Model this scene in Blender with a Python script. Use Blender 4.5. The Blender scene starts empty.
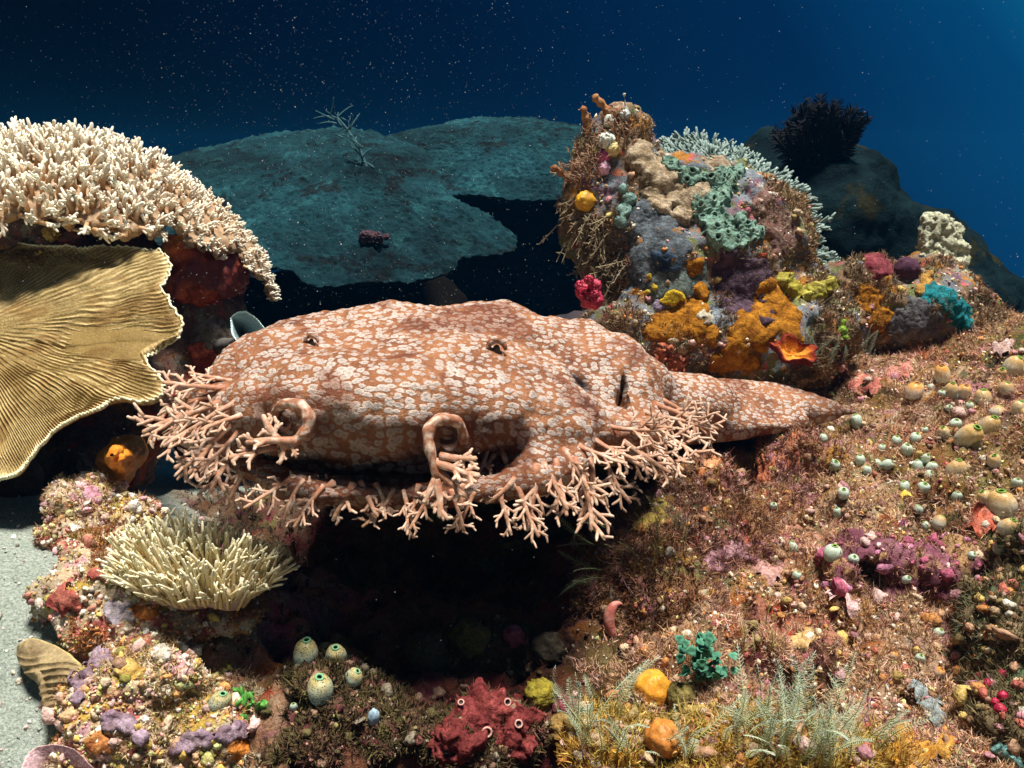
import bpy, math, random
import numpy as np
from mathutils import Vector, Matrix
from mathutils.bvhtree import BVHTree

# ------------------------------------------------------------------ camera, water light, sun, exposure
SC = bpy.context.scene
COL = SC.collection
W_, H_ = 1024, 768
LENS = 28.3
FPX = W_ * LENS / 36.0
PITCH = math.radians(15)
CAM = np.array((0.0, 0.0, 0.42))
cam_d = bpy.data.cameras.new('camera')
cam_d.lens = LENS
cam_d.sensor_width = 36
cam_d.clip_start = 0.02
cam_d.clip_end = 200
cam = bpy.data.objects.new('camera', cam_d)
cam.location = CAM
cam.rotation_euler = (math.pi / 2 - PITCH, 0, 0)
COL.objects.link(cam)
SC.camera = cam

world = bpy.data.worlds.new('World')
SC.world = world
world.use_nodes = True
nt = world.node_tree
for n in list(nt.nodes):
    nt.nodes.remove(n)
wo = nt.nodes.new('ShaderNodeOutputWorld')
bg = nt.nodes.new('ShaderNodeBackground')
tc = nt.nodes.new('ShaderNodeTexCoord')
dt = nt.nodes.new('ShaderNodeVectorMath'); dt.operation = 'DOT_PRODUCT'
dt.inputs[1].default_value = (0.80, 0.0, 0.60)
mr = nt.nodes.new('ShaderNodeMapRange')
mr.inputs['From Min'].default_value = -0.5
mr.inputs['From Max'].default_value = 1.0
rp = nt.nodes.new('ShaderNodeValToRGB')
el = rp.color_ramp.elements
WATER = [(0.0, (0.0002, 0.0005, 0.002)), (0.16, (0.0002, 0.0009, 0.004)), (0.36, (0.0002, 0.0038, 0.016)),
         (0.55, (0.0003, 0.011, 0.042)), (0.64, (0.0006, 0.030, 0.090)), (0.70, (0.003, 0.080, 0.165)), (1.0, (0.006, 0.06, 0.13))]
el[0].position = WATER[0][0]; el[0].color = (*WATER[0][1], 1)
el[1].position = WATER[-1][0]; el[1].color = (*WATER[-1][1], 1)
for p_, c_ in WATER[1:-1]:
    e = el.new(p_); e.color = (*c_, 1)
nt.links.new(tc.outputs['Generated'], dt.inputs[0])
nt.links.new(dt.outputs['Value'], mr.inputs['Value'])
nt.links.new(mr.outputs['Result'], rp.inputs['Fac'])
# added fill: unseen water behind the camera is brightened to lift the dark hollow
sx = nt.nodes.new('ShaderNodeSeparateXYZ'); nt.links.new(tc.outputs['Generated'], sx.inputs[0])
mo = nt.nodes.new('ShaderNodeMapRange'); mo.inputs['From Min'].default_value = 0.05; mo.inputs['From Max'].default_value = -0.9
nt.links.new(sx.outputs['Y'], mo.inputs['Value'])
mx = nt.nodes.new('ShaderNodeMix'); mx.data_type = 'RGBA'
mx.inputs[7].default_value = (0.040, 0.052, 0.058, 1)
nt.links.new(mo.outputs['Result'], mx.inputs[0]); nt.links.new(rp.outputs['Color'], mx.inputs[6])
nt.links.new(mx.outputs[2], bg.inputs['Color'])
nt.links.new(bg.outputs['Background'], wo.inputs['Surface'])
bg.inputs['Strength'].default_value = 1.0

SUN_EL, SUN_AZ = math.radians(84), math.radians(70)       # azimuth measured from behind the camera towards the right
sun_d = bpy.data.lights.new('sun', 'SUN')
sun_d.energy = 5.0
sun_d.angle = math.radians(13)
sun_d.color = (1.0, 0.95, 0.88)
sun = bpy.data.objects.new('sun', sun_d)
to_sun = Vector((math.sin(SUN_AZ) * math.cos(SUN_EL), -math.cos(SUN_AZ) * math.cos(SUN_EL), math.sin(SUN_EL)))
sun.rotation_euler = (-to_sun).to_track_quat('-Z', 'Y').to_euler()
sun.location = (0, 0, 3)
COL.objects.link(sun)

SC.view_settings.view_transform = 'Standard'
SC.view_settings.look = 'None'
SC.view_settings.gamma = 1
SC.view_settings.exposure = 0.85
SC.view_settings.use_curve_mapping = False
HAZE = 0.013
SC.render.engine = 'CYCLES'
SC.cycles.use_denoising = True
SC.cycles.max_bounces = 5
SC.cycles.diffuse_bounces = 3
SC.cycles.glossy_bounces = 2
SC.cycles.volume_bounces = 0
SC.cycles.caustics_reflective = False
SC.cycles.caustics_refractive = False

# ------------------------------------------------------------------ helpers: points, noise, meshes
RIGHT = np.array((1.0, 0, 0))
UP = np.array((0, math.sin(PITCH), math.cos(PITCH)))
FWD = np.array((0, math.cos(PITCH), -math.sin(PITCH)))
BASIS = np.stack((RIGHT, UP, FWD))            # rows


def cam2world(v):
    return CAM + np.asarray(v, dtype=np.float64) @ BASIS


def world2px(v):
    c = (np.asarray(v) - CAM) @ BASIS.T
    return np.stack((512 + c[..., 0] / c[..., 2] * FPX, 384 - c[..., 1] / c[..., 2] * FPX, c[..., 2]), -1)


def CP(px, py, d):
    return np.array(((px - 512) / FPX * d, -(py - 384) / FPX * d, d))


def P(px, py, d):
    return cam2world(CP(px, py, d))


_rng0 = np.random.RandomState(7)
_perm = np.tile(_rng0.permutation(256), 3)
_grad = _rng0.normal(size=(256, 3)); _grad /= np.linalg.norm(_grad, axis=1)[:, None]


def perlin(p, seed=0):
    p = np.asarray(p, dtype=np.float64) + seed * 17.31
    i = np.floor(p).astype(np.int64); f = p - i; i &= 255
    u = f * f * f * (f * (f * 6 - 15) + 10)
    out = np.zeros(len(p))
    for dx in (0, 1):
        wx = u[:, 0] if dx else 1 - u[:, 0]
        a = _perm[(i[:, 0] + dx) & 255]
        for dy in (0, 1):
            wy = u[:, 1] if dy else 1 - u[:, 1]
            b = _perm[a + ((i[:, 1] + dy) & 255)]
            for dz in (0, 1):
                wz = u[:, 2] if dz else 1 - u[:, 2]
                g = _grad[_perm[b + ((i[:, 2] + dz) & 255)]]
                out += wx * wy * wz * (g[:, 0] * (f[:, 0] - dx) + g[:, 1] * (f[:, 1] - dy) + g[:, 2] * (f[:, 2] - dz))
    return out * 1.6


def fbm(p, scale, octaves=3, seed=0, gain=0.5):
    p = np.asarray(p) * scale
    a, s = 1.0, np.zeros(len(p))
    for o in range(octaves):
        s += a * perlin(p, seed + o * 3.7)
        p = p * 2.03; a *= gain
    return s


def sstep(a, b, x):
    t = np.clip((x - a) / (b - a), 0, 1)
    return t * t * (3 - 2 * t)


def unit(v):
    v = np.asarray(v, dtype=np.float64)
    return v / (np.linalg.norm(v) + 1e-12)


class MB:
    """collects geometry in world space, builds ONE mesh object"""
    def __init__(self):
        self.v, self.f, self.c, self.n = [], [], [], 0

    def add(self, v, faces, col=(0.5, 0.5, 0.5)):
        v = np.asarray(v, dtype=np.float64)
        if not isinstance(faces, (list, tuple)):
            faces = [faces]
        for f in faces:
            if len(f):
                self.f.append(np.asarray(f, dtype=np.int64) + self.n)
        c = np.asarray(col, dtype=np.float64)
        if c.ndim == 1:
            c = np.tile(c, (len(v), 1))
        self.v.append(v); self.c.append(c); self.n += len(v)

    def verts(self):
        return np.concatenate(self.v)

    def build(self, name, mat, parent=None, origin=None, smooth=True):
        v = np.concatenate(self.v); c = np.concatenate(self.c)
        if parent is not None:
            v = v - np.array(parent.location)
            o_loc = (0, 0, 0)
        else:
            if origin is None:
                origin = np.array((v[:, 0].mean(), v[:, 1].mean(), v[:, 2].min()))
            v = v - np.asarray(origin); o_loc = origin
        idx = np.concatenate([f.ravel() for f in self.f])
        tot = np.concatenate([np.full(len(f), f.shape[1]) for f in self.f])
        start = np.concatenate(([0], np.cumsum(tot)[:-1]))
        me = bpy.data.meshes.new(name)
        me.vertices.add(len(v)); me.vertices.foreach_set('co', v.astype(np.float32).ravel())
        me.loops.add(len(idx)); me.loops.foreach_set('vertex_index', idx.astype(np.int32))
        me.polygons.add(len(tot)); me.polygons.foreach_set('loop_start', start.astype(np.int32))
        me.update(calc_edges=True)
        me.validate()
        at = me.attributes.new('Col', 'FLOAT_COLOR', 'POINT')
        at.data.foreach_set('color', np.concatenate((c, np.ones((len(c), 1))), 1).astype(np.float32).ravel())
        if smooth:
            me.polygons.foreach_set('use_smooth', np.ones(len(me.polygons), dtype=bool))
        me.materials.append(mat)
        o = bpy.data.objects.new(name, me)
        COL.objects.link(o)
        o.location = o_loc
        if parent is not None:
            o.parent = parent
        return o


def tag(o, label=None, cat=None, group=None, kind=None):
    if label: o['label'] = label
    if cat: o['category'] = cat
    if group: o['group'] = group
    if kind: o['kind'] = kind
    return o


def empty(name, loc, label, cat, group=None):
    o = bpy.data.objects.new(name, None)
    o.empty_display_size = 0.02
    COL.objects.link(o); o.location = loc
    return tag(o, label, cat, group)


def normals(v, f):
    q = v[f]
    n = np.cross(q[:, 2] - q[:, 0], q[:, -1] - q[:, 1]) if f.shape[1] == 4 else np.cross(q[:, 1] - q[:, 0], q[:, 2] - q[:, 0])
    out = np.zeros_like(v)
    for k in range(f.shape[1]):
        for a in range(3):
            out[:, a] += np.bincount(f[:, k], n[:, a], len(v))
    return out / (np.linalg.norm(out, axis=1)[:, None] + 1e-12)


def tube(pts, rad, n=6, cap=True, flat=None):
    """rings along a path; returns verts, [quads, tris], t per vertex"""
    pts = np.asarray(pts, dtype=np.float64); rad = np.asarray(rad, dtype=np.float64)
    m = len(pts)
    tan = np.gradient(pts, axis=0); tan /= np.linalg.norm(tan, axis=1)[:, None] + 1e-12
    ref = np.array((0.13, 0.31, 0.94)) if abs(tan[0] @ np.array((0.13, 0.31, 0.94))) < 0.9 else np.array((1.0, 0, 0))
    u = unit(np.cross(tan[0], ref))
    ang = np.arange(n) / n * 2 * np.pi
    ca, sa = np.cos(ang), np.sin(ang)
    vs = []
    for i in range(m):
        u = unit(u - tan[i] * (u @ tan[i])); w = np.cross(tan[i], u)
        vs.append(pts[i] + rad[i] * (ca[:, None] * u + sa[:, None] * w))
    v = np.concatenate(vs)
    i0 = (np.arange(m - 1)[:, None] * n + np.arange(n)).ravel()
    i1 = (np.arange(m - 1)[:, None] * n + (np.arange(n) + 1) % n).ravel()
    q = np.stack((i0, i1, i1 + n, i0 + n), 1)
    t = np.repeat(np.linspace(0, 1, m), n)
    faces = [q]
    if cap:
        v = np.concatenate((v, [pts[-1] + tan[-1] * rad[-1] * 0.8, pts[0] - tan[0] * rad[0] * 0.3]))
        k = np.arange(n)
        l = (m - 1) * n
        faces.append(np.concatenate((np.stack((l + k, l + (k + 1) % n, np.full(n, m * n)), 1),
                                     np.stack(((k + 1) % n, k, np.full(n, m * n + 1)), 1))))
        t = np.concatenate((t, [1, 0]))
    return v, faces, t


def bend(p, d, L, n=4, curl=None):
    d = unit(d); pts = [np.asarray(p, dtype=np.float64)]
    for i in range(n):
        if curl is not None:
            d = unit(d + np.asarray(curl) / n)
        pts.append(pts[-1] + d * L / n)
    return np.array(pts), d


def mixc(a, b, t):
    t = np.asarray(t)[:, None]
    return np.asarray(a) * (1 - t) + np.asarray(b) * t


def surface_nets(V, origin, h):
    S = V < 0
    nx, ny, nz = V.shape
    cs = [(a, b, c) for a in (0, 1) for b in (0, 1) for c in (0, 1)]
    sl = lambda A, a, b, c: A[a:nx - 1 + a, b:ny - 1 + b, c:nz - 1 + c]
    cnt = np.zeros((nx - 1, ny - 1, nz - 1), dtype=np.int8)
    for k in cs: cnt += sl(S, *k)
    act = np.argwhere((cnt > 0) & (cnt < 8))
    cid = np.full(cnt.shape, -1, dtype=np.int64)
    cid[act[:, 0], act[:, 1], act[:, 2]] = np.arange(len(act))
    acc = np.zeros((len(act), 3)); num = np.zeros(len(act))
    val = {k: V[act[:, 0] + k[0], act[:, 1] + k[1], act[:, 2] + k[2]] for k in cs}
    for a in cs:
        for ax in range(3):
            if a[ax]: continue
            b = list(a); b[ax] = 1; b = tuple(b)
            va, vb = val[a], val[b]
            m = (va < 0) != (vb < 0)
            t = va[m] / (va[m] - vb[m])
            p = np.tile(np.array(a, dtype=np.float64), (m.sum(), 1)); p[:, ax] += t
            acc[m] += p; num[m] += 1
    verts = origin + (act + acc / num[:, None]) * h
    quads = []
    for ax in range(3):
        o1, o2 = [(1, 2), (2, 0), (0, 1)][ax]
        A = S.take(range(0, S.shape[ax] - 1), ax); B = S.take(range(1, S.shape[ax]), ax)
        e = np.argwhere(A != B)
        ok = (e[:, o1] > 0) & (e[:, o2] > 0) & (e[:, o1] < V.shape[o1] - 1) & (e[:, o2] < V.shape[o2] - 1)
        e = e[ok]
        ins = A[e[:, 0], e[:, 1], e[:, 2]]
        def c(d1, d2):
            q = e.copy(); q[:, o1] -= d1; q[:, o2] -= d2
            return cid[q[:, 0], q[:, 1], q[:, 2]]
        Q = np.stack((c(1, 1), c(0, 1), c(0, 0), c(1, 0)), 1)
        Q[ins] = Q[ins][:, ::-1]
        quads.append(Q)
    return verts, np.concatenate(quads)


class Field:
    """smooth union of ellipsoids; lobes are given by picture position, distance and size, and become a closed solid"""
    def __init__(self, h, k=0.02):
        self.h, self.k, self.e = h, k, []

    def add(self, px, py, d, rx, ry, rz, k=None, sub=False, roll=0):
        s = d / FPX
        self.e.append((CP(px, py, d), np.array((rx * s, ry * s, rz)), self.k if k is None else k, sub, math.radians(roll)))
        return self

    def solve(self, post=None):
        lo = np.min([c - r.max() for c, r, k, s, a in self.e if not s], 0) - 3 * self.h
        hi = np.max([c + r.max() for c, r, k, s, a in self.e if not s], 0) + 3 * self.h
        n = np.ceil((hi - lo) / self.h).astype(int) + 1
        gx, gy, gz = [lo[i] + np.arange(n[i]) * self.h for i in range(3)]
        V = np.full(n, 1.0, dtype=np.float32)
        for c, r, k, sub, ang in self.e:
            x = (gx - c[0])[:, None, None].astype(np.float32); y = (gy - c[1])[None, :, None].astype(np.float32)
            z = ((gz - c[2]) / 1)[None, None, :].astype(np.float32)
            if ang:
                ca, sa = math.cos(ang), math.sin(ang)
                x, y = x * ca + y * sa, -x * sa + y * ca
            k0 = np.sqrt((x / r[0]) ** 2 + (y / r[1]) ** 2 + (z / r[2]) ** 2)
            k1 = np.sqrt((x / r[0] ** 2) ** 2 + (y / r[1] ** 2) ** 2 + (z / r[2] ** 2) ** 2) + 1e-9
            D = k0 * (k0 - 1) / k1
            if sub:
                hh = np.clip(0.5 - 0.5 * (V + D) / k, 0, 1)
                V = V * (1 - hh) - D * hh + k * hh * (1 - hh)
            else:
                hh = np.clip(0.5 + 0.5 * (V - D) / k, 0, 1)
                V = V * (1 - hh) + D * hh - k * hh * (1 - hh)
        if post is not None:
            V = post(V, gx[:, None, None], gy[None, :, None], gz[None, None, :])
        v, f = surface_nets(V, lo, self.h)
        return cam2world(v), f


HOST = {}


def host(key, v, f):
    HOST[key] = dict(v=v, f=f, n=normals(v, f), bvh=BVHTree.FromPolygons([tuple(q) for q in v], [tuple(int(i) for i in q) for q in f]))


def hit(px, py, keys=None):
    """first surface of the named hosts that the picture position looks at: point, normal, distance"""
    o = Vector(CAM); d = Vector(unit(P(px, py, 1.0) - CAM))
    best = None
    for k in (keys or HOST):
        loc, nrm, idx, dist = HOST[k]['bvh'].ray_cast(o, d)
        if loc is not None and (best is None or dist < best[2]):
            best = (np.array(loc), np.array(nrm), dist)
    return best


# ------------------------------------------------------------------ helpers: materials
def new_mat(name, rough=0.75, spec=0.3):
    m = bpy.data.materials.new(name); m.use_nodes = True
    b = m.node_tree.nodes['Principled BSDF']
    b.inputs['Roughness'].default_value = rough
    b.inputs['Specular IOR Level'].default_value = spec
    return m, m.node_tree, b


def nd(nt, t, **kw):
    n = nt.nodes.new(t)
    for k, v in kw.items():
        if k in n.inputs: n.inputs[k].default_value = v
        else: setattr(n, k, v)
    return n


def coords(nt, off=0.0, scale=None):
    t = nd(nt, 'ShaderNodeTexCoord')
    m = nd(nt, 'ShaderNodeMapping')
    m.inputs['Location'].default_value = (off, off * 1.7, -off * 0.6)
    if scale: m.inputs['Scale'].default_value = scale
    nt.links.new(t.outputs['Object'], m.inputs['Vector'])
    return m.outputs['Vector']


def noise_n(nt, scale, detail=4, off=0.0, rough=0.6, dist=0.0):
    n = nd(nt, 'ShaderNodeTexNoise', Scale=scale, Detail=detail, Roughness=rough, Distortion=dist)
    nt.links.new(coords(nt, off), n.inputs['Vector'])
    return n.outputs['Fac']


def ramp(nt, fac, stops, interp='LINEAR'):
    r = nd(nt, 'ShaderNodeValToRGB')
    e = r.color_ramp.elements
    r.color_ramp.interpolation = interp
    e[0].position = stops[0][0]; e[0].color = (*stops[0][1], 1)
    e[1].position = stops[-1][0]; e[1].color = (*stops[-1][1], 1)
    for p, c in stops[1:-1]:
        q = e.new(p); q.color = (*c, 1)
    nt.links.new(fac, r.inputs['Fac'])
    return r.outputs['Color']


def mix(nt, fac, a, b, mode='MIX'):
    m = nd(nt, 'ShaderNodeMix', data_type='RGBA', blend_type=mode)
    for s, v in ((m.inputs[0], fac), (m.inputs[6], a), (m.inputs[7], b)):
        if isinstance(v, (int, float)): s.default_value = v
        elif isinstance(v, tuple): s.default_value = (*v, 1)
        else: nt.links.new(v, s)
    return m.outputs[2]


def math_n(nt, op, a, b=None, clamp=False):
    m = nd(nt, 'ShaderNodeMath', operation=op, use_clamp=clamp)
    for s, v in zip(m.inputs, (a, b)):
        if v is None: continue
        if isinstance(v, (int, float)): s.default_value = v
        else: nt.links.new(v, s)
    return m.outputs[0]


def bump_n(nt, b, height, dist, strength=0.6):
    n = nd(nt, 'ShaderNodeBump', Strength=strength, Distance=dist)
    nt.links.new(height, n.inputs['Height'])
    nt.links.new(n.outputs['Normal'], b.inputs['Normal'])


def reef_mat(name, base, patches, seed=0.0, bscale=220, bdist=0.004, base_scale=40, rough=0.85, speck=0.35, attr=False, spec=.2):
    """encrusted rock: a mottled base with irregular patches of crusts and fine speckle"""
    m, nt, b = new_mat(name, rough, spec)
    k = len(base) - 1
    c = ramp(nt, noise_n(nt, base_scale, 6, seed, 0.7), [(0.28 + 0.44 * i / k, q) for i, q in enumerate(base)])
    for i, (col, sc, th) in enumerate(patches):
        f = noise_n(nt, sc, 5, seed + 3.1 * (i + 1), 0.62, 0.4)
        f = ramp(nt, f, [(th, (0, 0, 0)), (th + 0.05, (1, 1, 1))])
        var = ramp(nt, noise_n(nt, 260, 3, seed + i), [(0.3, tuple(x * 0.6 for x in col)), (0.7, tuple(min(1, x * 1.35) for x in col))])
        c = mix(nt, f, c, var)
    if attr:
        at = nd(nt, 'ShaderNodeAttribute', attribute_name='Col')
        c = mix(nt, 1.0, c, at.outputs['Color'], 'MULTIPLY')
    sp = ramp(nt, noise_n(nt, 480, 3, seed + 9, 0.7), [(0.3, (1 - speck,) * 3), (0.5, (1, 1, 1)), (0.72, (1 + speck * 1.2,) * 3)])
    c = mix(nt, 1.0, c, sp, 'MULTIPLY')
    nt.links.new(c, b.inputs['Base Color'])
    bump_n(nt, b, noise_n(nt, bscale, 6, seed + 5, 0.7), bdist, 0.9)
    return m


def soft_mat(name, a, bcol, scale=60, rough=0.7, bscale=300, bdist=0.002, seed=0.0, sss=0.0, spec=0.3, pits=None):
    """sponge or soft tissue: two close tones and a fine grain; pits = (scale, radius, colour) for small dark pores"""
    m, nt, b = new_mat(name, rough, spec)
    c = ramp(nt, noise_n(nt, scale, 5, seed, 0.65), [(0.3, a), (0.7, bcol)])
    hgt = noise_n(nt, bscale, 4, seed + 2, 0.6)
    if pits:
        v = nd(nt, 'ShaderNodeTexVoronoi', Scale=pits[0])
        nt.links.new(coords(nt, seed), v.inputs['Vector'])
        f = ramp(nt, v.outputs['Distance'], [(pits[1] * 0.7, (0, 0, 0)), (pits[1], (1, 1, 1))])
        c = mix(nt, f, tuple(pits[2]), c)
        hgt = math_n(nt, 'ADD', math_n(nt, 'MULTIPLY', hgt, 0.5), f)
    nt.links.new(c, b.inputs['Base Color'])
    if sss:
        b.inputs['Subsurface Weight'].default_value = sss
        b.inputs['Subsurface Radius'].default_value = (0.006, 0.003, 0.0015)
        b.inputs['Subsurface Scale'].default_value = 1.0
    bump_n(nt, b, hgt, bdist, 0.7)
    return m


def attr_mat(name, rough=0.75, spec=0.25, grain=0.25, gscale=500, bdist=0.0012, seed=0.0, sss=0.0, trans=0.0):
    """colour from the growth colour stored on the mesh, with a fine grain"""
    m, nt, b = new_mat(name, rough, spec)
    at = nd(nt, 'ShaderNodeAttribute', attribute_name='Col')
    g = ramp(nt, noise_n(nt, gscale, 4, seed, 0.65), [(0.3, (1 - grain,) * 3), (0.7, (1 + grain,) * 3)])
    c = mix(nt, 1.0, at.outputs['Color'], g, 'MULTIPLY')
    nt.links.new(c, b.inputs['Base Color'])
    if sss:
        b.inputs['Subsurface Weight'].default_value = sss
        b.inputs['Subsurface Radius'].default_value = (0.005, 0.003, 0.002)
        b.inputs['Subsurface Scale'].default_value = 1.0
    if bdist:
        bump_n(nt, b, noise_n(nt, gscale * 0.7, 3, seed + 1), bdist, 0.6)
    return m

# ------------------------------------------------------------------ the setting: sea bed, water, far reef
def roughen(v, f, layers, seed=0):
    """push a surface in and out along its normals: layers of (scale, amount, octaves)"""
    for i, (sc, am, oc) in enumerate(layers):
        n = normals(v, f)
        v = v + n * (fbm(v, sc, oc, seed + i * 5.3) * am)[:, None]
    return v


def rock(key, name, field, layers, mat, label=None, cat=None, seed=0, post=None, group=None, kind=None):
    v, f = field.solve(post)
    v = roughen(v, f, layers, seed)
    host(key, v, f)
    mb = MB()
    tone = np.clip(1.0 + 0.35 * fbm(v, 14, 3, seed + 2), 0.5, 1.6)
    mb.add(v, f, np.stack((tone, tone, tone), 1))
    o = mb.build(name, mat)
    return tag(o, label, cat, group, kind)


CTRL = [(0, 520, .74), (40, 560, .69), (0, 640, .62), (20, 720, .57), (100, 470, 1.1), (165, 475, 1.2), (165, 492, 1.1), (230, 470, 1.2),
        (100, 640, .62), (150, 768, .54), (0, 768, .55), (230, 620, .635), (300, 690, .585), (400, 768, .565), (450, 690, .62), (540, 768, .59), (320, 600, .78), (450, 600, .83),
        (600, 768, .57), (700, 768, .55), (850, 768, .55), (1024, 768, .56), (700, 650, .64), (620, 650, .67), (800, 600, .70), (900, 600, .70),
        (1024, 600, .70), (710, 540, .76), (640, 530, .82), (780, 500, .84), (850, 440, .93), (950, 440, .90), (1024, 440, .86), (860, 378, 1.07),
        (920, 347, 1.14), (1024, 337, 1.08), (780, 400, 1.1)]
cp = [P(*c) for c in CTRL] + [np.array(q) for q in
     ((0, 1.5, -.02), (-1, 1.5, .0), (1.2, 1.6, .12), (0.4, 1.6, 0.05), (-1, 2.4, -.1), (0, 2.4, -.1), (1.3, 2.4, .0), (-1.0, .7, .07), (1.2, .7, .12), (-.6, .25, .02), (0, .25, .0), (.7, .25, .02))]
cp = np.array(cp)


def tps(r2):
    return 0.5 * r2 * np.log(r2 + 1e-9)


_d2 = ((cp[:, None, :2] - cp[None, :, :2]) ** 2).sum(-1)
_N = len(cp)
_A = np.zeros((_N + 3, _N + 3)); _A[:_N, :_N] = tps(_d2) + np.eye(_N) * 0.004
_A[:_N, _N] = 1; _A[:_N, _N + 1:] = cp[:, :2]; _A[_N:, :_N] = _A[:_N, _N:].T
_w = np.linalg.solve(_A, np.concatenate((cp[:, 2], np.zeros(3))))


def ground_z(x, y):
    out = np.zeros(len(x))
    for i in range(_N):
        out += _w[i] * tps((x - cp[i, 0]) ** 2 + (y - cp[i, 1]) ** 2)
    return out + _w[_N] + _w[_N + 1] * x + _w[_N + 2] * y


def axis(lo, hi, h, far):
    a = np.arange(lo, hi, h)
    g = h * np.cumsum(1.35 ** np.arange(1, 34))
    g = g[g < far]
    return np.concatenate((lo - g[::-1], a, a[-1] + g))


gx, gy = axis(-.75, 1.0, .006, 60), axis(.3, 1.75, .006, 60)
X, Y = np.meshgrid(gx, gy, indexing='ij')
xf, yf = X.ravel(), Y.ravel()
zz = ground_z(np.clip(xf, -1.2, 1.4), np.clip(yf, .2, 2.4))
far = np.maximum(np.maximum(np.abs(xf) - 1.1, yf - 1.9), 0.1 - yf)
zz = np.clip(zz, -0.3, 0.4) - np.clip(far, 0, None) * 0.9
zz = np.maximum(zz, -9.0)
gv = np.stack((xf, yf, zz), 1)
pxg = world2px(gv)
# sand on the left, reef elsewhere; the border is ragged
sandm = sstep(0.02, -0.07, xf + 0.30 + 0.30 * (yf - .66) + 0.05 * fbm(gv, 14, 3, 3)) * sstep(1.6, 1.3, yf)
sandm = np.maximum(sandm, sstep(.95, 1.02, yf) * sstep(-.22, -.32, xf) * sstep(1.6, 1.3, yf))
inner = sstep(.6, .1, far)
crev = (1 - sandm) * .030 * sstep(.30, .62, fbm(gv, 19, 3, 51))
zz = zz + inner * (-crev * (pxg[:, 1] > 430) + (1 - sandm) * (0.024 * fbm(gv, 9, 3, 1) + 0.013 * fbm(gv, 30, 3, 2) + 0.006 * fbm(gv, 95, 2, 8)) + sandm * (0.004 * fbm(gv, 20, 3, 4) + 0.0015 * fbm(gv, 90, 2, 5)))
gv[:, 2] = zz
nyy = len(gy)
ii = (np.arange(len(gx) - 1)[:, None] * nyy + np.arange(nyy - 1)).ravel()
gf = np.stack((ii, ii + nyy, ii + nyy + 1, ii + 1), 1)

m_ground, nt, b = new_mat('reef_floor', 0.85, 0.2)
rb = ramp(nt, noise_n(nt, 26, 6, 1.0, 0.72), [(.28, (.14, .07, .035)), (.40, (.34, .17, .07)), (.5, (.50, .29, .15)), (.6, (.58, .40, .25)), (.72, (.44, .20, .17))])
for i, (c, s, t) in enumerate([((.50, .22, .24), 15, .54), ((.42, .20, .05), 19, .55), ((.16, .15, .06), 22, .56), ((.55, .45, .30), 34, .58), ((.48, .10, .04), 27, .62), ((.30, .07, .16), 24, .61), ((.10, .05, .03), 40, .57)]):
    f = ramp(nt, noise_n(nt, s, 5, 4.3 * (i + 1), .65, .5), [(t, (0, 0, 0)), (t + .06, (1, 1, 1))])
    rb = mix(nt, f, rb, c)
at = nd(nt, 'ShaderNodeAttribute', attribute_name='Col')
rb = mix(nt, 1.0, rb, at.outputs['Color'], 'MULTIPLY')
sb = ramp(nt, noise_n(nt, 420, 5, 2.0, .75), [(.30, (.16, .17, .14)), (.45, (.40, .45, .38)), (.6, (.50, .56, .47)), (.75, (.66, .66, .55))])
sb = mix(nt, ramp(nt, noise_n(nt, 30, 5, 6.0), [(.55, (0, 0, 0)), (.72, (.6, .6, .6))]), sb, (.30, .38, .30))
sa = nd(nt, 'ShaderNodeAttribute', attribute_name='sand')
c = mix(nt, sa.outputs['Fac'], rb, sb)
sp = ramp(nt, noise_n(nt, 520, 3, 9, .7), [(.3, (.6,) * 3), (.5, (1, 1, 1)), (.72, (1.45,) * 3)])
nt.links.new(mix(nt, 1.0, c, sp, 'MULTIPLY'), b.inputs['Base Color'])
bump_n(nt, b, noise_n(nt, 260, 6, 5, .72), .008, .95)

# growth colours of the reef floor: gold and pink on the right rise, dark maroon turf in the hollow, cream and ochre on the left; painted shade and distance dimming too
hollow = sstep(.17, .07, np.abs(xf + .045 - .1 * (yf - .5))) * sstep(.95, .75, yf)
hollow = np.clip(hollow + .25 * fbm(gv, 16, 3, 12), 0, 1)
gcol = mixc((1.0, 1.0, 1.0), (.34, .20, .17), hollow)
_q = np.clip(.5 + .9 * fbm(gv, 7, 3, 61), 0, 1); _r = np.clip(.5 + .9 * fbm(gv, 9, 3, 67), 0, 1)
gcol = gcol * mixc((1, 1, 1), (.52, .62, .36), sstep(.55, .85, _q)) * mixc((1, 1, 1), (1.1, .74, .82), sstep(.55, .85, _r)) * mixc((1, 1, 1), (.35, .3, .3), sstep(.0, .02, crev))  # last factor paints shade into the crevices
gcol = gcol * mixc((1, 1, 1), (.10, .12, .14), sstep(.0, .5, far))  # far floor dimmed in colour in place of dark water
gcol = gcol * mixc((1, 1, 1), (.035, .026, .02), sstep(1.02, 1.15, yf) * sstep(.34, .24, xf))  # floor behind the shark painted near black as shade
gcol = gcol * mixc((1, 1, 1), (.30, .26, .24), sstep(.72, .82, yf) * sstep(-.10, -.20, xf) * (1 - sandm))  # darkness behind the shark's left side put into the floor colour
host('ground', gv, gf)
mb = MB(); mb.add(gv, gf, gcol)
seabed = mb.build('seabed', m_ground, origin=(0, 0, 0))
tag(seabed, kind='structure')
at = seabed.data.attributes.new('sand', 'FLOAT', 'POINT')
at.data.foreach_set('value', sandm.astype(np.float32))

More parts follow.
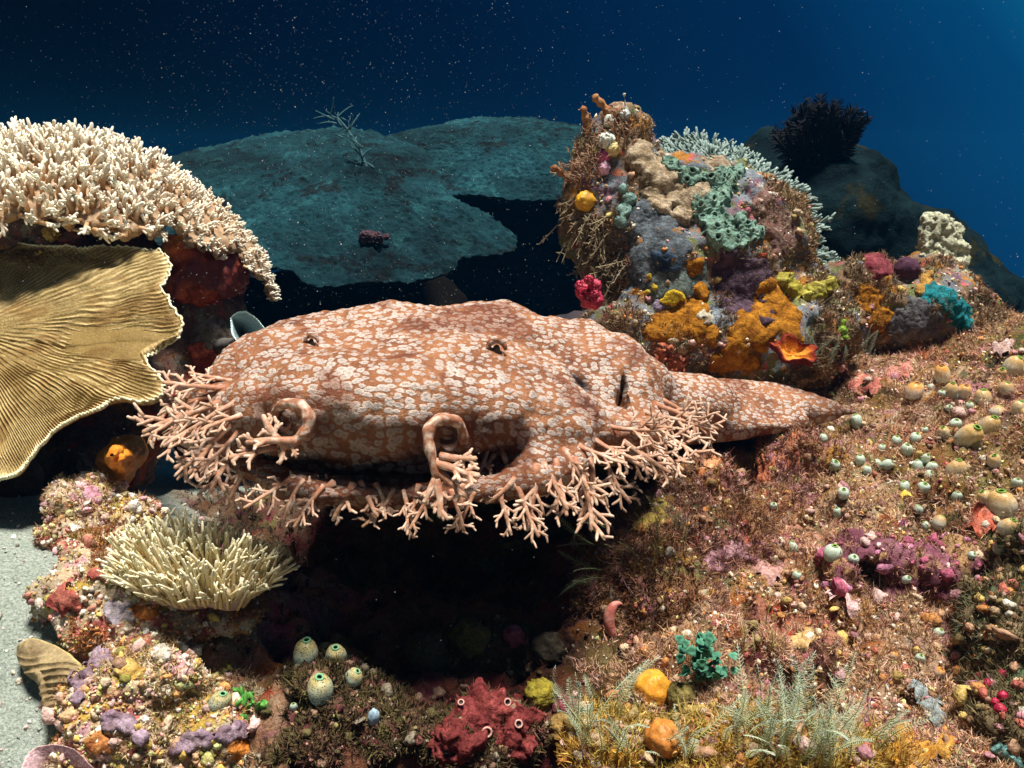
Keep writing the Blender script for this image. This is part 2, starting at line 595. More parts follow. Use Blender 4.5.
# ---- rocks
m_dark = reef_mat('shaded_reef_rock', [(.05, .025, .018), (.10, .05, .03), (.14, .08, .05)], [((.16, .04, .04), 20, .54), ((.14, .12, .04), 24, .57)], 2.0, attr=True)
m_right = reef_mat('turf_covered_rock', [(.07, .03, .02), (.18, .08, .04), (.30, .14, .07), (.34, .20, .12)],
                   [((.30, .12, .12), 17, .52), ((.32, .16, .03), 20, .54), ((.36, .28, .22), 42, .58), ((.34, .07, .03), 30, .61), ((.12, .12, .04), 26, .57)], 5.0, attr=True)
m_left = reef_mat('pale_encrusted_rock', [(.20, .11, .05), (.46, .33, .18), (.62, .50, .34), (.74, .66, .54)],
                  [((.45, .12, .10), 26, .56), ((.46, .30, .06), 22, .55), ((.55, .30, .32), 30, .57), ((.20, .17, .05), 32, .58), ((.44, .30, .22), 20, .58)], 8.0, attr=True)
m_pillar = reef_mat('pillar_rock', [(.06, .03, .025), (.14, .07, .05), (.22, .13, .10)], [((.34, .06, .03), 18, .54), ((.20, .17, .12), 30, .55), ((.30, .12, .02), 26, .60)], 11.0, attr=True)
m_bommie = reef_mat('bommie_rock', [(.08, .05, .04), (.16, .10, .06), (.24, .15, .08), (.30, .20, .12)],
                    [((.16, .18, .20), 14, .51), ((.34, .14, .02), 20, .54), ((.16, .09, .12), 17, .56), ((.40, .12, .06), 34, .60), ((.14, .16, .06), 26, .55),
                     ((.50, .42, .32), 44, .61), ((.50, .10, .12), 48, .63)], 14.0, attr=True)

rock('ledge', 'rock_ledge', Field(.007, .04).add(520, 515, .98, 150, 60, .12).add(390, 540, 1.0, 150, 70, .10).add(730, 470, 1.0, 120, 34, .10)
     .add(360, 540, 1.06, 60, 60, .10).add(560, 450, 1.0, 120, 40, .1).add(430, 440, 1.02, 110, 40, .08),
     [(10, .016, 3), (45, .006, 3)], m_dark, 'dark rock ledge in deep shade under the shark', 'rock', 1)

rock('rise', 'reef_rock', Field(.0045, .03).add(706, 492, .80, 34, 34, .035).add(680, 540, .78, 62, 46, .05).add(640, 590, .75, 62, 56, .045)
     .add(740, 560, .79, 60, 46, .05).add(690, 620, .72, 60, 40, .04).add(800, 470, .90, 48, 44, .035).add(790, 520, .86, 60, 30, .04),
     [(16, .014, 3), (60, .007, 3), (140, .003, 2)], m_right, 'rugged brown turf covered rock knob right under the side fringe of the shark', 'rock', 2)

rock('pillar', 'reef_rock', Field(.006, .035).add(203, 345, 1.125, 50, 60, .06).add(203, 290, 1.125, 40, 50, .06).add(214, 410, 1.148, 50, 60, .06)
     .add(110, 400, 1.044, 70, 90, .07).add(60, 300, 1.102, 110, 110, .08).add(90, 470, 0.974, 40, 40, .05).add(20, 470, 0.998, 50, 60, .06).add(0, 260, 1.160, 80, 90, .1),
     [(12, .014, 3), (50, .006, 3)], m_pillar, 'dark reddish rock pillar holding up the white branching coral', 'rock', 3)

rock('leftboulder', 'reef_rock', Field(.004, .02).add(112, 588, .645, 50, 38, .045).add(70, 595, .655, 24, 24, .03).add(150, 605, .63, 40, 36, .04).add(130, 640, .62, 60, 30, .04).add(100, 552, .685, 42, 22, .03).add(215, 615, .635, 46, 20, .03),
     [(20, .010, 3), (70, .005, 3), (160, .0022, 2)], m_left, 'pale rounded boulder with red crusts beside the white sand', 'rock', 4)
rock('leftknob', 'reef_rock', Field(.004, .02).add(90, 505, .76, 34, 30, .035).add(120, 520, .75, 36, 22, .035).add(75, 540, .74, 30, 20, .03),
     [(24, .010, 3), (80, .005, 3), (180, .002, 2)], m_left, 'lumpy cream coloured rock just behind the pale finger coral', 'rock', 5)
rock('leftfront', 'reef_rock', Field(.0035, .015).add(150, 660, .60, 46, 30, .035).add(110, 700, .575, 44, 36, .035).add(150, 710, .575, 40, 34, .03).add(200, 700, .59, 34, 26, .03)
     .add(190, 745, .565, 60, 26, .03).add(110, 745, .56, 40, 26, .03).add(240, 740, .585, 40, 24, .03).add(70, 755, .56, 26, 18, .025)
     .add(165, 685, .565, 16, 24, .015).add(130, 680, .56, 18, 14, .014).add(128, 722, .55, 22, 14, .014).add(183, 672, .57, 16, 14, .014).add(215, 722, .565, 24, 14, .014)
     .add(95, 722, .55, 16, 16, .012).add(150, 738, .55, 18, 12, .012),
     [(26, .007, 3), (80, .005, 3), (170, .0025, 2)], m_left, 'knobbly cream, ochre and pink rubble rock at the bottom left front', 'rock', 6)
rock('hollowrock', 'reef_rock', Field(.0045, .02).add(480, 650, .70, 50, 24, .04).add(430, 665, .69, 40, 24, .03).add(540, 665, .70, 34, 26, .03).add(330, 700, .595, 44, 26, .03).add(325, 676, .605, 36, 22, .03).add(390, 720, .59, 46, 26, .03)
     .add(300, 745, .565, 40, 24, .03).add(480, 735, .585, 60, 26, .03),
     [(24, .010, 3), (80, .006, 3)], m_dark, 'low dark olive and maroon rubble in the hollow below the mouth of the shark', 'rock', 7)
rock('frontmound', 'reef_rock', Field(.004, .02).add(610, 755, .54, 50, 40, .035).add(760, 765, .525, 100, 42, .04).add(700, 775, .53, 60, 30, .04).add(870, 775, .535, 60, 30, .035),
     [(24, .008, 3), (80, .005, 3), (170, .002, 2)], reef_mat('front_mound_rock', [(.16, .07, .02), (.34, .18, .04), (.44, .28, .10)], [((.44, .20, .02), 26, .49), ((.5, .36, .24), 40, .56), ((.4, .14, .10), 34, .59)], 17.0, attr=True),
     'ochre rock mound at the bottom edge covered in feathery hydroids', 'rock', 8)

BOM = (Field(.0045, .035).add(690, 270, 1.12, 100, 95, .12).add(612, 165, 1.08, 42, 48, .06).add(605, 225, 1.09, 40, 44, .06).add(672, 200, 1.10, 58, 46, .08)
       .add(756, 240, 1.14, 48, 58, .08).add(728, 205, 1.13, 50, 34, .07).add(700, 345, 1.08, 125, 62, .10).add(640, 350, 1.04, 60, 46, .07).add(780, 330, 1.10, 80, 66, .08)
       .add(880, 312, 1.22, 85, 48, .09).add(850, 290, 1.22, 40, 30, .06).add(940, 316, 1.25, 52, 44, .08).add(925, 275, 1.25, 24, 30, .05).add(620, 140, 1.08, 24, 30, .04)
       .add(655, 275, 1.05, 40, 50, .06))
rock('bommie', 'reef_outcrop', BOM, [(9, .016, 3), (36, .008, 3), (120, .0022, 2)], m_bommie,
     'tall reef outcrop crusted with many coloured sponges behind the tail of the shark', 'reef outcrop', 9)

# ---- far reef: dark coral hills behind
m_far = reef_mat('dark_boulder_coral', [(.002, .005, .006), (.004, .012, .014), (.006, .018, .020)], [((.018, .018, .008), 5, .58)], 20.0, bscale=60, bdist=.01, base_scale=14, attr=True, spec=.03)
rock('mound', 'boulder_coral', Field(.014, .06).add(838, 215, 2.0, 62, 66, .18).add(810, 250, 2.0, 60, 90, .2).add(880, 270, 2.05, 90, 70, .2).add(930, 330, 2.05, 90, 90, .22).add(1000, 370, 2.1, 90, 90, .22),
     [(7, .02, 3), (30, .008, 2)], m_far, 'large dark coral mound sloping down to the right behind the outcrop', 'coral', 10)
rock('mound2', 'boulder_coral', Field(.02, .06).add(765, 150, 2.6, 22, 20, .12).add(760, 190, 2.6, 40, 40, .16).add(790, 190, 2.6, 60, 30, .2),
     [(7, .02, 3)], m_far, 'small round dark coral head left of the black feather star', 'coral', 11)

# ------------------------------------------------------------------ the wobbegong shark
SH = (Field(.0032, .03)
      .add(376, 406, .66, 158, 60, .108)            # upper head, broad and flat
      .add(405, 385, .74, 165, 52, .12)
      .add(295, 372, .74, 72, 44, .10)
      .add(400, 352, .82, 110, 40, .12)             # back
      .add(470, 352, .84, 110, 40, .12)
      .add(575, 385, .85, 92, 58, .12)              # shoulder
      .add(590, 428, .78, 74, 34, .10)
      .add(520, 420, .69, 76, 40, .08)
      .add(228, 418, .69, 44, 34, .07)
      .add(392, 466, .70, 150, 30, .085, k=.012)
      .add(278, 466, .66, 46, 15, .072, k=.016, roll=-22).add(350, 480, .645, 72, 19, .084, k=.016, roll=-5).add(440, 482, .645, 74, 19, .082, k=.016, roll=4).add(520, 472, .66, 48, 18, .072, k=.016, roll=16)
      .add(385, 330, .80, 66, 24, .07, k=.014).add(503, 338, .80, 52, 24, .06, k=.014).add(600, 366, .81, 46, 30, .06, k=.014).add(300, 352, .74, 46, 22, .05, k=.014)    # lower jaw
      .add(545, 462, .68, 40, 24, .06)
      .add(665, 405, .90, 60, 32, .07).add(728, 425, .895, 66, 13, .024, k=.014).add(728, 393, .965, 66, 13, .026, k=.014).add(728, 409, .93, 70, 18, .030, k=.014).add(690, 408, .905, 46, 27, .04, k=.03).add(768, 422, .918, 40, 11, .016, k=.014).add(768, 399, .972, 42, 11, .018, k=.014).add(780, 410, .948, 52, 17, .020, k=.012).add(802, 411, .955, 40, 13, .014, k=.012).add(824, 411, .962, 24, 9, .009, k=.008).add(840, 412, .966, 18, 4.5, .006, k=.005)
      .add(496, 349, .735, 11, 12, .012, k=.01)      # eye bumps
      .add(312, 341, .735, 10, 9, .012, k=.01)
           # the hollow behind the head
      .add(622, 394, .745, 3, 20, .02, k=.006, sub=True, roll=-8)
)


def shark_post(V, x, y, z):
    px = 512 + x / z * FPX; py = 384 - y / z * FPX
    ym = 446 + 28 * np.clip((px - 240) / 90, 0, 1) ** 0.8 + 7 * np.sin(np.clip((px - 330) / 190, 0, 1) * np.pi) - 10 * np.clip((px - 500) / 60, 0, 1)
    cut = np.maximum(np.abs(py - ym) - (1.8 + 2.4 * np.sin(np.clip((px - 235) / 330, 0, 1) * np.pi)), np.maximum(np.abs(px - 400) - 165, (z - .61) * 1000)) / FPX * .6
    k = .006
    h = np.clip(0.5 - 0.5 * (V + cut) / k, 0, 1)
    return V * (1 - h) - cut * h + k * h * (1 - h)


sv, sf = SH.solve(shark_post)
spx = world2px(sv)
tailm = sstep(640, 690, spx[:, 0])
n_ = normals(sv, sf)
# loose skin: broad folds, then low wrinkles
sv = sv + n_ * ((.009 * fbm(sv, 13, 2, 4) + .0034 * fbm(sv, 44, 3, 6)) * (1 - .6 * tailm))[:, None]
n_ = normals(sv, sf)
sv = sv + n_ * (.0007 * fbm(sv, 160, 2, 8))[:, None]
host('shark', sv, sf)

m_shark, nt, b = new_mat('wobbegong_skin', 0.5, 0.35)
base = ramp(nt, noise_n(nt, 22, 5, 1.0, .65), [(.30, (.10, .032, .014)), (.44, (.23, .080, .028)), (.60, (.36, .148, .058)), (.75, (.16, .050, .020))])
warp = nd(nt, 'ShaderNodeTexNoise', Scale=60.0, Detail=3.0)
nt.links.new(coords(nt, 3.0), warp.inputs['Vector'])
wv = nd(nt, 'ShaderNodeVectorMath', operation='MULTIPLY_ADD')
nt.links.new(warp.outputs['Color'], wv.inputs[0]); wv.inputs[1].default_value = (.0075,) * 3
nt.links.new(coords(nt, 0.0), wv.inputs[2])
sxyz = nd(nt, 'ShaderNodeSeparateXYZ'); nt.links.new(wv.outputs[0], sxyz.inputs[0])
cxyz = nd(nt, 'ShaderNodeCombineXYZ')
nt.links.new(sxyz.outputs['X'], cxyz.inputs['X']); nt.links.new(math_n(nt, 'ADD', math_n(nt, 'MULTIPLY', sxyz.outputs['Y'], .8), math_n(nt, 'MULTIPLY', sxyz.outputs['Z'], 1.4)), cxyz.inputs['Y'])
vo = nd(nt, 'ShaderNodeTexVoronoi', Scale=132.0, Randomness=.82, voronoi_dimensions='2D')
nt.links.new(cxyz.outputs[0], vo.inputs['Vector'])
sepc = nd(nt, 'ShaderNodeSeparateColor')
nt.links.new(vo.outputs['Color'], sepc.inputs[0])
rad = math_n(nt, 'ADD', math_n(nt, 'MULTIPLY', sepc.outputs[0], .22), .315)
rad = math_n(nt, 'ADD', rad, math_n(nt, 'MULTIPLY', math_n(nt, 'SUBTRACT', noise_n(nt, 24, 3, 7.0), .5), .60))
dd = math_n(nt, 'SUBTRACT', rad, vo.outputs['Distance'])
dd = math_n(nt, 'ADD', dd, math_n(nt, 'MULTIPLY', math_n(nt, 'SUBTRACT', noise_n(nt, 650, 3, 2.0), .5), .42))
spot = ramp(nt, dd, [(.0, (0, 0, 0)), (.07, (.55, .55, .55)), (.18, (1, 1, 1))])
spotc = ramp(nt, vo.outputs['Distance'], [(.04, (.36, .30, .27)), (.22, (.52, .43, .37)), (.40, (.66, .55, .47))])
fine = nd(nt, 'ShaderNodeTexVoronoi', Scale=520.0)
nt.links.new(coords(nt, 5.0), fine.inputs['Vector'])
fspot = ramp(nt, fine.outputs['Distance'], [(.16, (.45, .45, .45)), (.32, (0, 0, 0))])
base = mix(nt, fspot, base, (.40, .19, .10))
v2 = nd(nt, 'ShaderNodeTexVoronoi', Scale=215.0)
nt.links.new(wv.outputs[0], v2.inputs['Vector'])
s2 = ramp(nt, math_n(nt, 'ADD', v2.outputs['Distance'], math_n(nt, 'MULTIPLY', noise_n(nt, 30, 2, 12.0), .5)), [(.48, (.75, .75, .75)), (.56, (0, 0, 0))])
base = mix(nt, s2, base, (.44, .26, .17))
c = mix(nt, math_n(nt, 'MULTIPLY', spot, .93), base, spotc)
gr = ramp(nt, noise_n(nt, 900, 3, 4.0, .7), [(.3, (.78,) * 3), (.7, (1.2,) * 3)])
at = nd(nt, 'ShaderNodeAttribute', attribute_name='Col')
c = mix(nt, 1.0, mix(nt, 1.0, c, gr, 'MULTIPLY'), at.outputs['Color'], 'MULTIPLY')
nt.links.new(c, b.inputs['Base Color'])
bump_n(nt, b, math_n(nt, 'ADD', noise_n(nt, 420, 5, 3.0, .7), math_n(nt, 'MULTIPLY', spot, .3)), .0026, .85)

# skin marking: rusty blotches, darker saddle edges on the tail, an ochre lower lip; also shade painted on the front of the head
spx = world2px(sv)
blot = sstep(.25, .6, fbm(sv, 17, 3, 21))
scol = mixc((1, 1, 1), (.60, .43, .36), blot)
lip = sstep(470, 486, spx[:, 1]) * sstep(-.2, .3, -n_[:, 2]) * sstep(600, 560, spx[:, 0])
scol = scol * mixc((1, 1, 1), (1.0, .95, .75), lip)
edge = sstep(770, 800, spx[:, 0] + 14 * fbm(sv, 40, 2, 33)) * sstep(6, -3, spx[:, 1] - np.interp(spx[:, 0], (760, 800, 850), (385, 391, 414))) + sstep(828, 846, spx[:, 0])
scol = scol * mixc((1, 1, 1), (.55, .46, .42), np.clip(edge, 0, 1))
snout_shade = sstep(.43, .56, fbm(sv, 8, 2, 31) * .35 + sstep(400, 440, spx[:, 1]) * sstep(560, 500, spx[:, 0]))
scol = scol * mixc((1, 1, 1), (.60, .50, .46), np.clip(snout_shade, 0, 1))
mb = MB(); mb.add(sv, sf, scol)
shark = mb.build('wobbegong_shark', m_shark)
tag(shark, 'tasselled orange brown wobbegong shark with pale spots resting on the reef', 'shark')

m_lobe = attr_mat('skin_lobe', .55, .3, .32, 380, .0010, 2.0)
m_eye, nt, b = new_mat('shark_eye', .15, .5)
b.inputs['Base Color'].default_value = (.035, .022, .012, 1)
m_lid = attr_mat('eye_lid', .6, .3, .3, 500, .001, 3.0)
LOBE = np.array((.45, .245, .145)); LOBET = np.array((.66, .49, .365)); LOBED = np.array((.34, .13, .065))


def lobe_branch(mb, p, d, L, r, lev, rng, pn, end=False):
    """flat branching skin lobe: a stalk with side fingers that fork again"""
    n = 7 if lev == 0 else 4
    pts = [p]; dd_ = unit(d)
    bend_to = pn * 0
    side = unit(np.cross(dd_, pn))
    cv = rng.uniform(-.35, .35)
    for i in range(n):
        dd_ = unit(dd_ + side * cv / n + rng.normal(size=3) * .06)
        pts.append(pts[-1] + dd_ * L / n)
    pts = np.array(pts)
    t = np.linspace(0, 1, n + 1)
    rad_ = r * (1 - .24 * t) * (1 + .10 * np.sin(t * 9 + rng.uniform(0, 6)))
    if lev == 0: rad_ *= (1 + .35 * (1 - t) ** 4)
    rad_[-1] *= .9
    nn_ = 7 if lev == 0 else 6
    v, f, tt = tube(pts, rad_, nn_)
    cl = np.concatenate((np.repeat(pts, nn_, 0), pts[-1:], pts[:1]))
    v = v - np.outer((v - cl) @ pn, pn) * .42                       # lobes are flat flaps
    k = min(1, lev * .34)
    pale = sstep(.05, .5, fbm(v, 210, 2, 60)) * .75
    lc = mixc(LOBED * (1 - k) + LOBE * k, LOBE * (1 - k) + LOBET * k, tt)
    mb.add(v, f, lc * (1 - pale[:, None]) + LOBET * pale[:, None])
    if lev >= 2 or L < .0045:
        return
    ks = {0: max(3, int(L / .0080)), 1: 2}[lev]
    sgn = 1 if rng.rand() < .5 else -1
    for j in range(ks):
        u = (.28 + .66 * (j + rng.uniform(.1, .7)) / ks) if lev == 0 else (.45 + .4 * j)
        i0 = min(int(u * n), n - 1); q = pts[i0] + (pts[i0 + 1] - pts[i0]) * (u * n - i0)
        tan = unit(pts[i0 + 1] - pts[i0]); sd = unit(np.cross(tan, pn))
        sgn = -sgn
        nd_ = unit(tan * rng.uniform(.65, 1.0) + sd * sgn * rng.uniform(.65, .95) + pn * rng.uniform(-.35, .35))
        l2 = (L * rng.uniform(.26, .42) * (1.15 - .45 * u)) if lev == 0 else L * rng.uniform(.42, .62)
        lobe_branch(mb, q, nd_, l2, r * (.76 if lev == 0 else .86) * (1 - .12 * u), lev + 1, rng, pn)


def px_dir(dx, dy, toward):
    return unit(RIGHT * dx - UP * dy - FWD * toward)


# (base x, base y, direction x, y, length in picture pixels, stalk thickness, how far it leans to the front)
LOBES = [
    (222, 388, -60, 2, 62, 2.1, .1), (212, 396, -52, 16, 56, 2.1, .25), (216, 404, -62, 28, 78, 2.5, .2), (222, 414, -58, 34, 66, 2.3, .35), (230, 424, -52, 40, 66, 2.4, .3),
    (228, 436, -48, 50, 62, 2.3, .4), (238, 444, -36, 50, 62, 2.4, .45), (246, 450, -8, 46, 52, 2.2, .5), (232, 404, -44, 34, 50, 2.0, .6), (240, 416, -50, 20, 44, 2.0, .6),
    (226, 380, -46, -10, 44, 1.8, .1), (240, 430, -40, 44, 58, 2.1, .5), (262, 456, 6, 40, 38, 1.9, .4), (206, 408, -44, 40, 52, 2.0, .3), (250, 462, -26, 36, 44, 2.0, .3),
    (392, 494, -10, 30, 48.6, 1.62, 0.2), (405, 495, 8, 30, 45.9, 1.62, 0.25), (430, 496, -14, 26, 43.2, 1.62, 0.2), (452, 495, 10, 26, 43.2, 1.62, 0.25), (474, 494, -8, 28, 45.9, 1.62, 0.25), (300, 484, -20, 26, 48.6, 1.62, 0.3), (288, 480, -34, 24, 54, 1.71, 0.3), (320, 490, -20, 24, 48.6, 1.62, 0.3), (500, 492, 6, 30, 48.6, 1.71, 0.3), (518, 488, 14, 34, 56.7, 1.8, 0.35),
    (312, 478, -40, 14, 44, 2.0, .2), (330, 486, -30, 26, 42, 2.1, .3), (352, 488, -8, 32, 42, 2.2, .3), (362, 486, 16, 28, 40, 2.0, .3), (345, 484, -34, 10, 50, 2.0, .3), (378, 488, 14, 24, 34, 1.8, .2),
    (418, 490, -6, 28, 30, 1.8, .2), (440, 488, 2, 26, 28, 1.8, .2), (462, 490, -4, 24, 24, 1.7, .2),
    (487, 452, -4, 44, 46, 2.1, .5), (503, 452, 14, 40, 46, 2.1, .5), (494, 456, -20, 36, 40, 1.9, .5),
    (512, 482, -26, 26, 38, 1.9, .4), (536, 470, -6, 56, 64, 2.5, .4), (545, 466, 16, 44, 52, 2.2, .5), (556, 464, 4, 52, 58, 2.3, .4),
    (575, 462, 22, 62, 74, 2.6, .4), (590, 462, 12, 50, 58, 2.2, .4), (604, 456, 22, 46, 56, 2.3, .5), (612, 448, 44, 40, 56, 2.3, .4), (622, 440, 50, 36, 62, 2.4, .4),
    (634, 432, 56, 30, 66, 2.3, .3), (642, 424, 62, 26, 68, 2.3, .3), (650, 415, 60, 24, 66, 2.1, .25), (658, 406, 62, 28, 66, 2.1, .25), (664, 400, 58, 20, 58, 1.9, .2),
    (596, 440, 44, 30, 50, 2.0, .6), (612, 428, 54, 22, 56, 2.0, .6), (566, 452, 36, 34, 50, 2.0, .6), (580, 446, 50, 24, 52, 2.0, .6), (628, 418, 56, 20, 52, 1.9, .5)]
rng = np.random.RandomState(3)
for bx, by, dx, dy, L, r, tw in LOBES:
    h_ = hit(bx, by, ['shark'])
    if h_ is None or h_[2] > .95:
        p = P(bx, by, .70 if bx < 500 else .76)
        dpt = .70
    else:
        p = h_[0]; dpt = (p - CAM) @ FWD
    d = px_dir(dx, dy, tw * math.hypot(dx, dy))
    s = dpt / FPX
    pn = unit(-FWD + .5 * UP + rng.normal(size=3) * .25)
    mb = MB()
    lobe_branch(mb, p - d * .004, d, L * s * math.sqrt(1 + tw * tw * .3), r * .00106, 0, rng, pn)
    # a rooted collar where the lobe leaves the skin
    mb.build('skin_lobe', m_lobe, shark)

# the two nose barbels: an arched flap that curls round the nostril, ending in forked fingers
for side, cx, cy in ((-1, 284, 424), (1, 447, 440)):
    h_ = hit(cx, cy - 10, ['shark']); dpt = (h_[0] - CAM) @ FWD - .008
    s = dpt / FPX
    mb = MB()
    if side < 0:
        ctl = [(274, 418, .010), (276, 408, .004), (288, 402, -.004), (302, 405, -.008), (310, 416, -.010), (308, 430, -.010), (298, 440, -.010), (286, 446, -.010)]
        radp = [5, 5.5, 6.5, 7.5, 8, 8, 7, 6]
        forks = [((296, 441), (-42, -6), 46, 2.4), ((288, 446), (-22, -14), 40, 2.3), ((284, 446), (-2, 20), 18, 1.7), ((276, 446), (-30, 8), 44, 2.2), ((292, 446), (6, 16), 12, 1.5)]
    else:
        ctl = [(464, 442, .010), (462, 426, .004), (452, 418, -.004), (438, 419, -.008), (428, 428, -.010), (428, 444, -.012), (433, 460, -.012), (437, 478, -.012)]
        radp = [6, 6.5, 7, 7.5, 7.5, 7, 6, 5]
        forks = [((434, 462), (40, 14), 48, 2.5), ((436, 476), (10, 34), 40, 2.5), ((438, 470), (30, 26), 40, 2.1), ((440, 456), (34, 4), 36, 2.2), ((436, 474), (-4, 28), 30, 2.0)]
    c3 = np.array([P(a, b_, dpt + o) for a, b_, o in ctl])
    # smooth the path
    tt_ = np.linspace(0, len(c3) - 1, 26)
    pth = np.stack([np.interp(tt_, np.arange(len(c3)), c3[:, k]) for k in range(3)], 1)
    for _ in range(3): pth[1:-1] = (pth[:-2] + 2 * pth[1:-1] + pth[2:]) / 4
    v, f, t_ = tube(pth, np.interp(tt_, np.arange(len(c3)), radp) * s * .82 * (1 + .12 * np.sin(tt_ * 5)), 12)
    sp_ = sstep(.0, .35, fbm(v, 330, 2, 40))
    mb.add(v, f, mixc(LOBED * .9, LOBET * .95, sp_))
    for (fx, fy), (ddx, ddy), L, r in forks:
        d = px_dir(ddx, ddy, .25 * math.hypot(ddx, ddy))
        lobe_branch(mb, P(fx, fy, dpt - .012), d, L * s, r * .00116, 0, rng, unit(-FWD + .4 * UP))
    bo = mb.build('nasal_barbel', m_lobe, shark)
    hb = hit(cx, cy, ['shark'])
    mb = MB()
    ctr = P(cx + 3 * side, cy - 2, (hb[0] - CAM) @ FWD - .004)
    a = np.linspace(0, 2 * np.pi, 15)[:-1]
    ring = np.array([ctr + (RIGHT * math.cos(q) * 11 + UP * math.sin(q) * 13) * s for q in a])
    mb.add(np.concatenate((ring, [ctr + FWD * .006])), np.array([(i, (i + 1) % 14, 14) for i in range(14)]), (.07, .025, .012))
    mb.build('nostril', m_lobe, shark)

for ex, ey, w in ((496, 352, 12), (311, 344, 9)):
    h_ = hit(ex, ey, ['shark'])
    dpt = (h_[0] - CAM) @ FWD; s = dpt / FPX
    c0 = h_[0]
    mb = MB()
    a = np.linspace(0, 2 * np.pi, 13)[:-1]
    vs = []; fs = []
    for i, (rr, oo) in enumerate(((1.0, .0), (.8, .4), (.45, .62))):
        vs += [c0 + (RIGHT * math.cos(q) * w * rr * .34 + UP * math.sin(q) * w * rr * .58) * s + h_[1] * w * s * oo * .55 for q in a]
    vs.append(c0 + h_[1] * w * s * .4)
    for i in range(2):
        fs += [(i * 12 + j, i * 12 + (j + 1) % 12, (i + 1) * 12 + (j + 1) % 12, (i + 1) * 12 + j) for j in range(12)]
    mb.add(np.array(vs), [np.array(fs), np.array([(24 + j, 24 + (j + 1) % 12, 36) for j in range(12)])], (.03, .02, .015))
    mb.build('eye', m_eye, shark)
    mb = MB()
    a = np.linspace(.05, np.pi - .05, 12)
    arc = np.array([c0 + (RIGHT * math.cos(q) * w * .75 + UP * (math.sin(q) * w * .95)) * s + h_[1] * w * s * .12 for q in a])
    v, f, t_ = tube(arc, w * s * .36 * np.sin(np.linspace(.35, 2.79, 12)), 9)
    mb.add(v, f, (1.1, 1.05, 1.0))
    mb.build('eyelid', m_shark, shark)
    mb = MB()
    arc = np.array([c0 + (RIGHT * math.cos(q) * w * .62 - UP * (math.sin(q) * w * .75)) * s + h_[1] * w * s * .02 for q in a])
    v, f, t_ = tube(arc, w * s * .26 * np.sin(np.linspace(.35, 2.79, 12)), 9)
    mb.add(v, f, (.9, .8, .75))
    mb.build('eyelid', m_shark, shark)

# ------------------------------------------------------------------ builders for reef life
def spline(pts, n, closed=False):
    pts = np.asarray(pts, dtype=np.float64); m = len(pts)
    out = []
    seg = m if closed else m - 1
    for t in np.linspace(0, seg, n, endpoint=not closed):
        i = min(int(t), seg - 1) if not closed else int(t) % m
        u = t - int(t) if not (not closed and int(t) >= seg) else 1.0
        g = (lambda k: pts[k % m]) if closed else (lambda k: pts[min(max(k, 0), m - 1)])
        a, b_, c, d = g(i - 1), g(i), g(i + 1), g(i + 2)
        out.append(.5 * ((2 * b_) + (c - a) * u + (2 * a - 5 * b_ + 4 * c - d) * u * u + (3 * b_ - a - 3 * c + d) * u ** 3))
    return np.array(out)


def plate(outline, centre, thick, N=260, M=70, dome=0.0, edge=.04, esc=30, rough_=(0.006, 14), seed=0, ridge=None, disp=None):
    """a closed, thin coral plate grown from a centre to an uneven edge; returns verts, quads, colour helper r and the rim path"""
    e = spline([P(*o) for o in outline], N, True)
    c = P(*centre)
    nrm = np.zeros(3)
    for i in range(N): nrm += np.cross(e[i] - c, e[(i + 1) % N] - c)
    nrm = unit(nrm)
    if nrm @ (CAM - c) < 0: nrm = -nrm
    fac = 1 + edge * fbm(e, esc, 3, seed) + edge * .6 * fbm(e, esc * 3.5, 2, seed + 1)
    r = np.linspace(0, 1, M) ** .85
    th = np.arange(N) / N
    R, T = np.meshgrid(r, th, indexing='ij')
    Pp = c + (e - c)[None] * (R * (1 + (fac[None] - 1) * R ** 2))[..., None]
    flat = Pp.reshape(-1, 3)
    h = dome * (1 - R.ravel() ** 2) + rough_[0] * fbm(flat, rough_[1], 3, seed + 2) * (.3 + .7 * R.ravel())
    if ridge is not None: h = h + ridge(R.ravel(), T.ravel(), flat)
    if disp is not None: h = h + disp(R.ravel(), T.ravel(), flat)
    top = flat + nrm * h[:, None]
    tk = thick * (1 - .55 * R.ravel() ** 2) * sstep(1.001, .975, R.ravel())
    bot = flat + nrm * (dome * (1 - R.ravel() ** 2) + rough_[0] * fbm(flat, rough_[1], 3, seed + 2) * (.3 + .7 * R.ravel()) - tk)[:, None] - nrm * .0005
    i = (np.arange(M - 1)[:, None] * N + np.arange(N)).ravel(); j = (np.arange(M - 1)[:, None] * N + (np.arange(N) + 1) % N).ravel()
    q = np.stack((i, j, j + N, i + N), 1)
    v = np.concatenate((top, bot)); K = M * N
    a = (M - 1) * N + np.arange(N); b_ = (M - 1) * N + (np.arange(N) + 1) % N
    rimq = np.stack((a, b_, b_ + K, a + K), 1)
    if normals(top, q)[K // 2] @ nrm < 0:
        q = q[:, ::-1]; rimq = rimq[:, ::-1]
    f = np.concatenate((q, q[:, ::-1] + K, rimq))
    return v, f, np.concatenate((R.ravel(), R.ravel())), top[(M - 1) * N:], nrm, K, q


def thin(pts, dist, rng):
    """keep points no closer than dist"""
    order = rng.permutation(len(pts)); g = {}; keep = []
    for i in order:
        p = pts[i]; c = tuple((p // dist).astype(int)); ok = True
        for dx in (-1, 0, 1):
            for dy in (-1, 0, 1):
                for dz in (-1, 0, 1):
                    for q in g.get((c[0] + dx, c[1] + dy, c[2] + dz), ()):
                        if ((p - pts[q]) ** 2).sum() < dist * dist: ok = False; break
                    if not ok: break
                if not ok: break
            if not ok: break
        if ok:
            g.setdefault(c, []).append(i); keep.append(i)
    return np.array(keep)


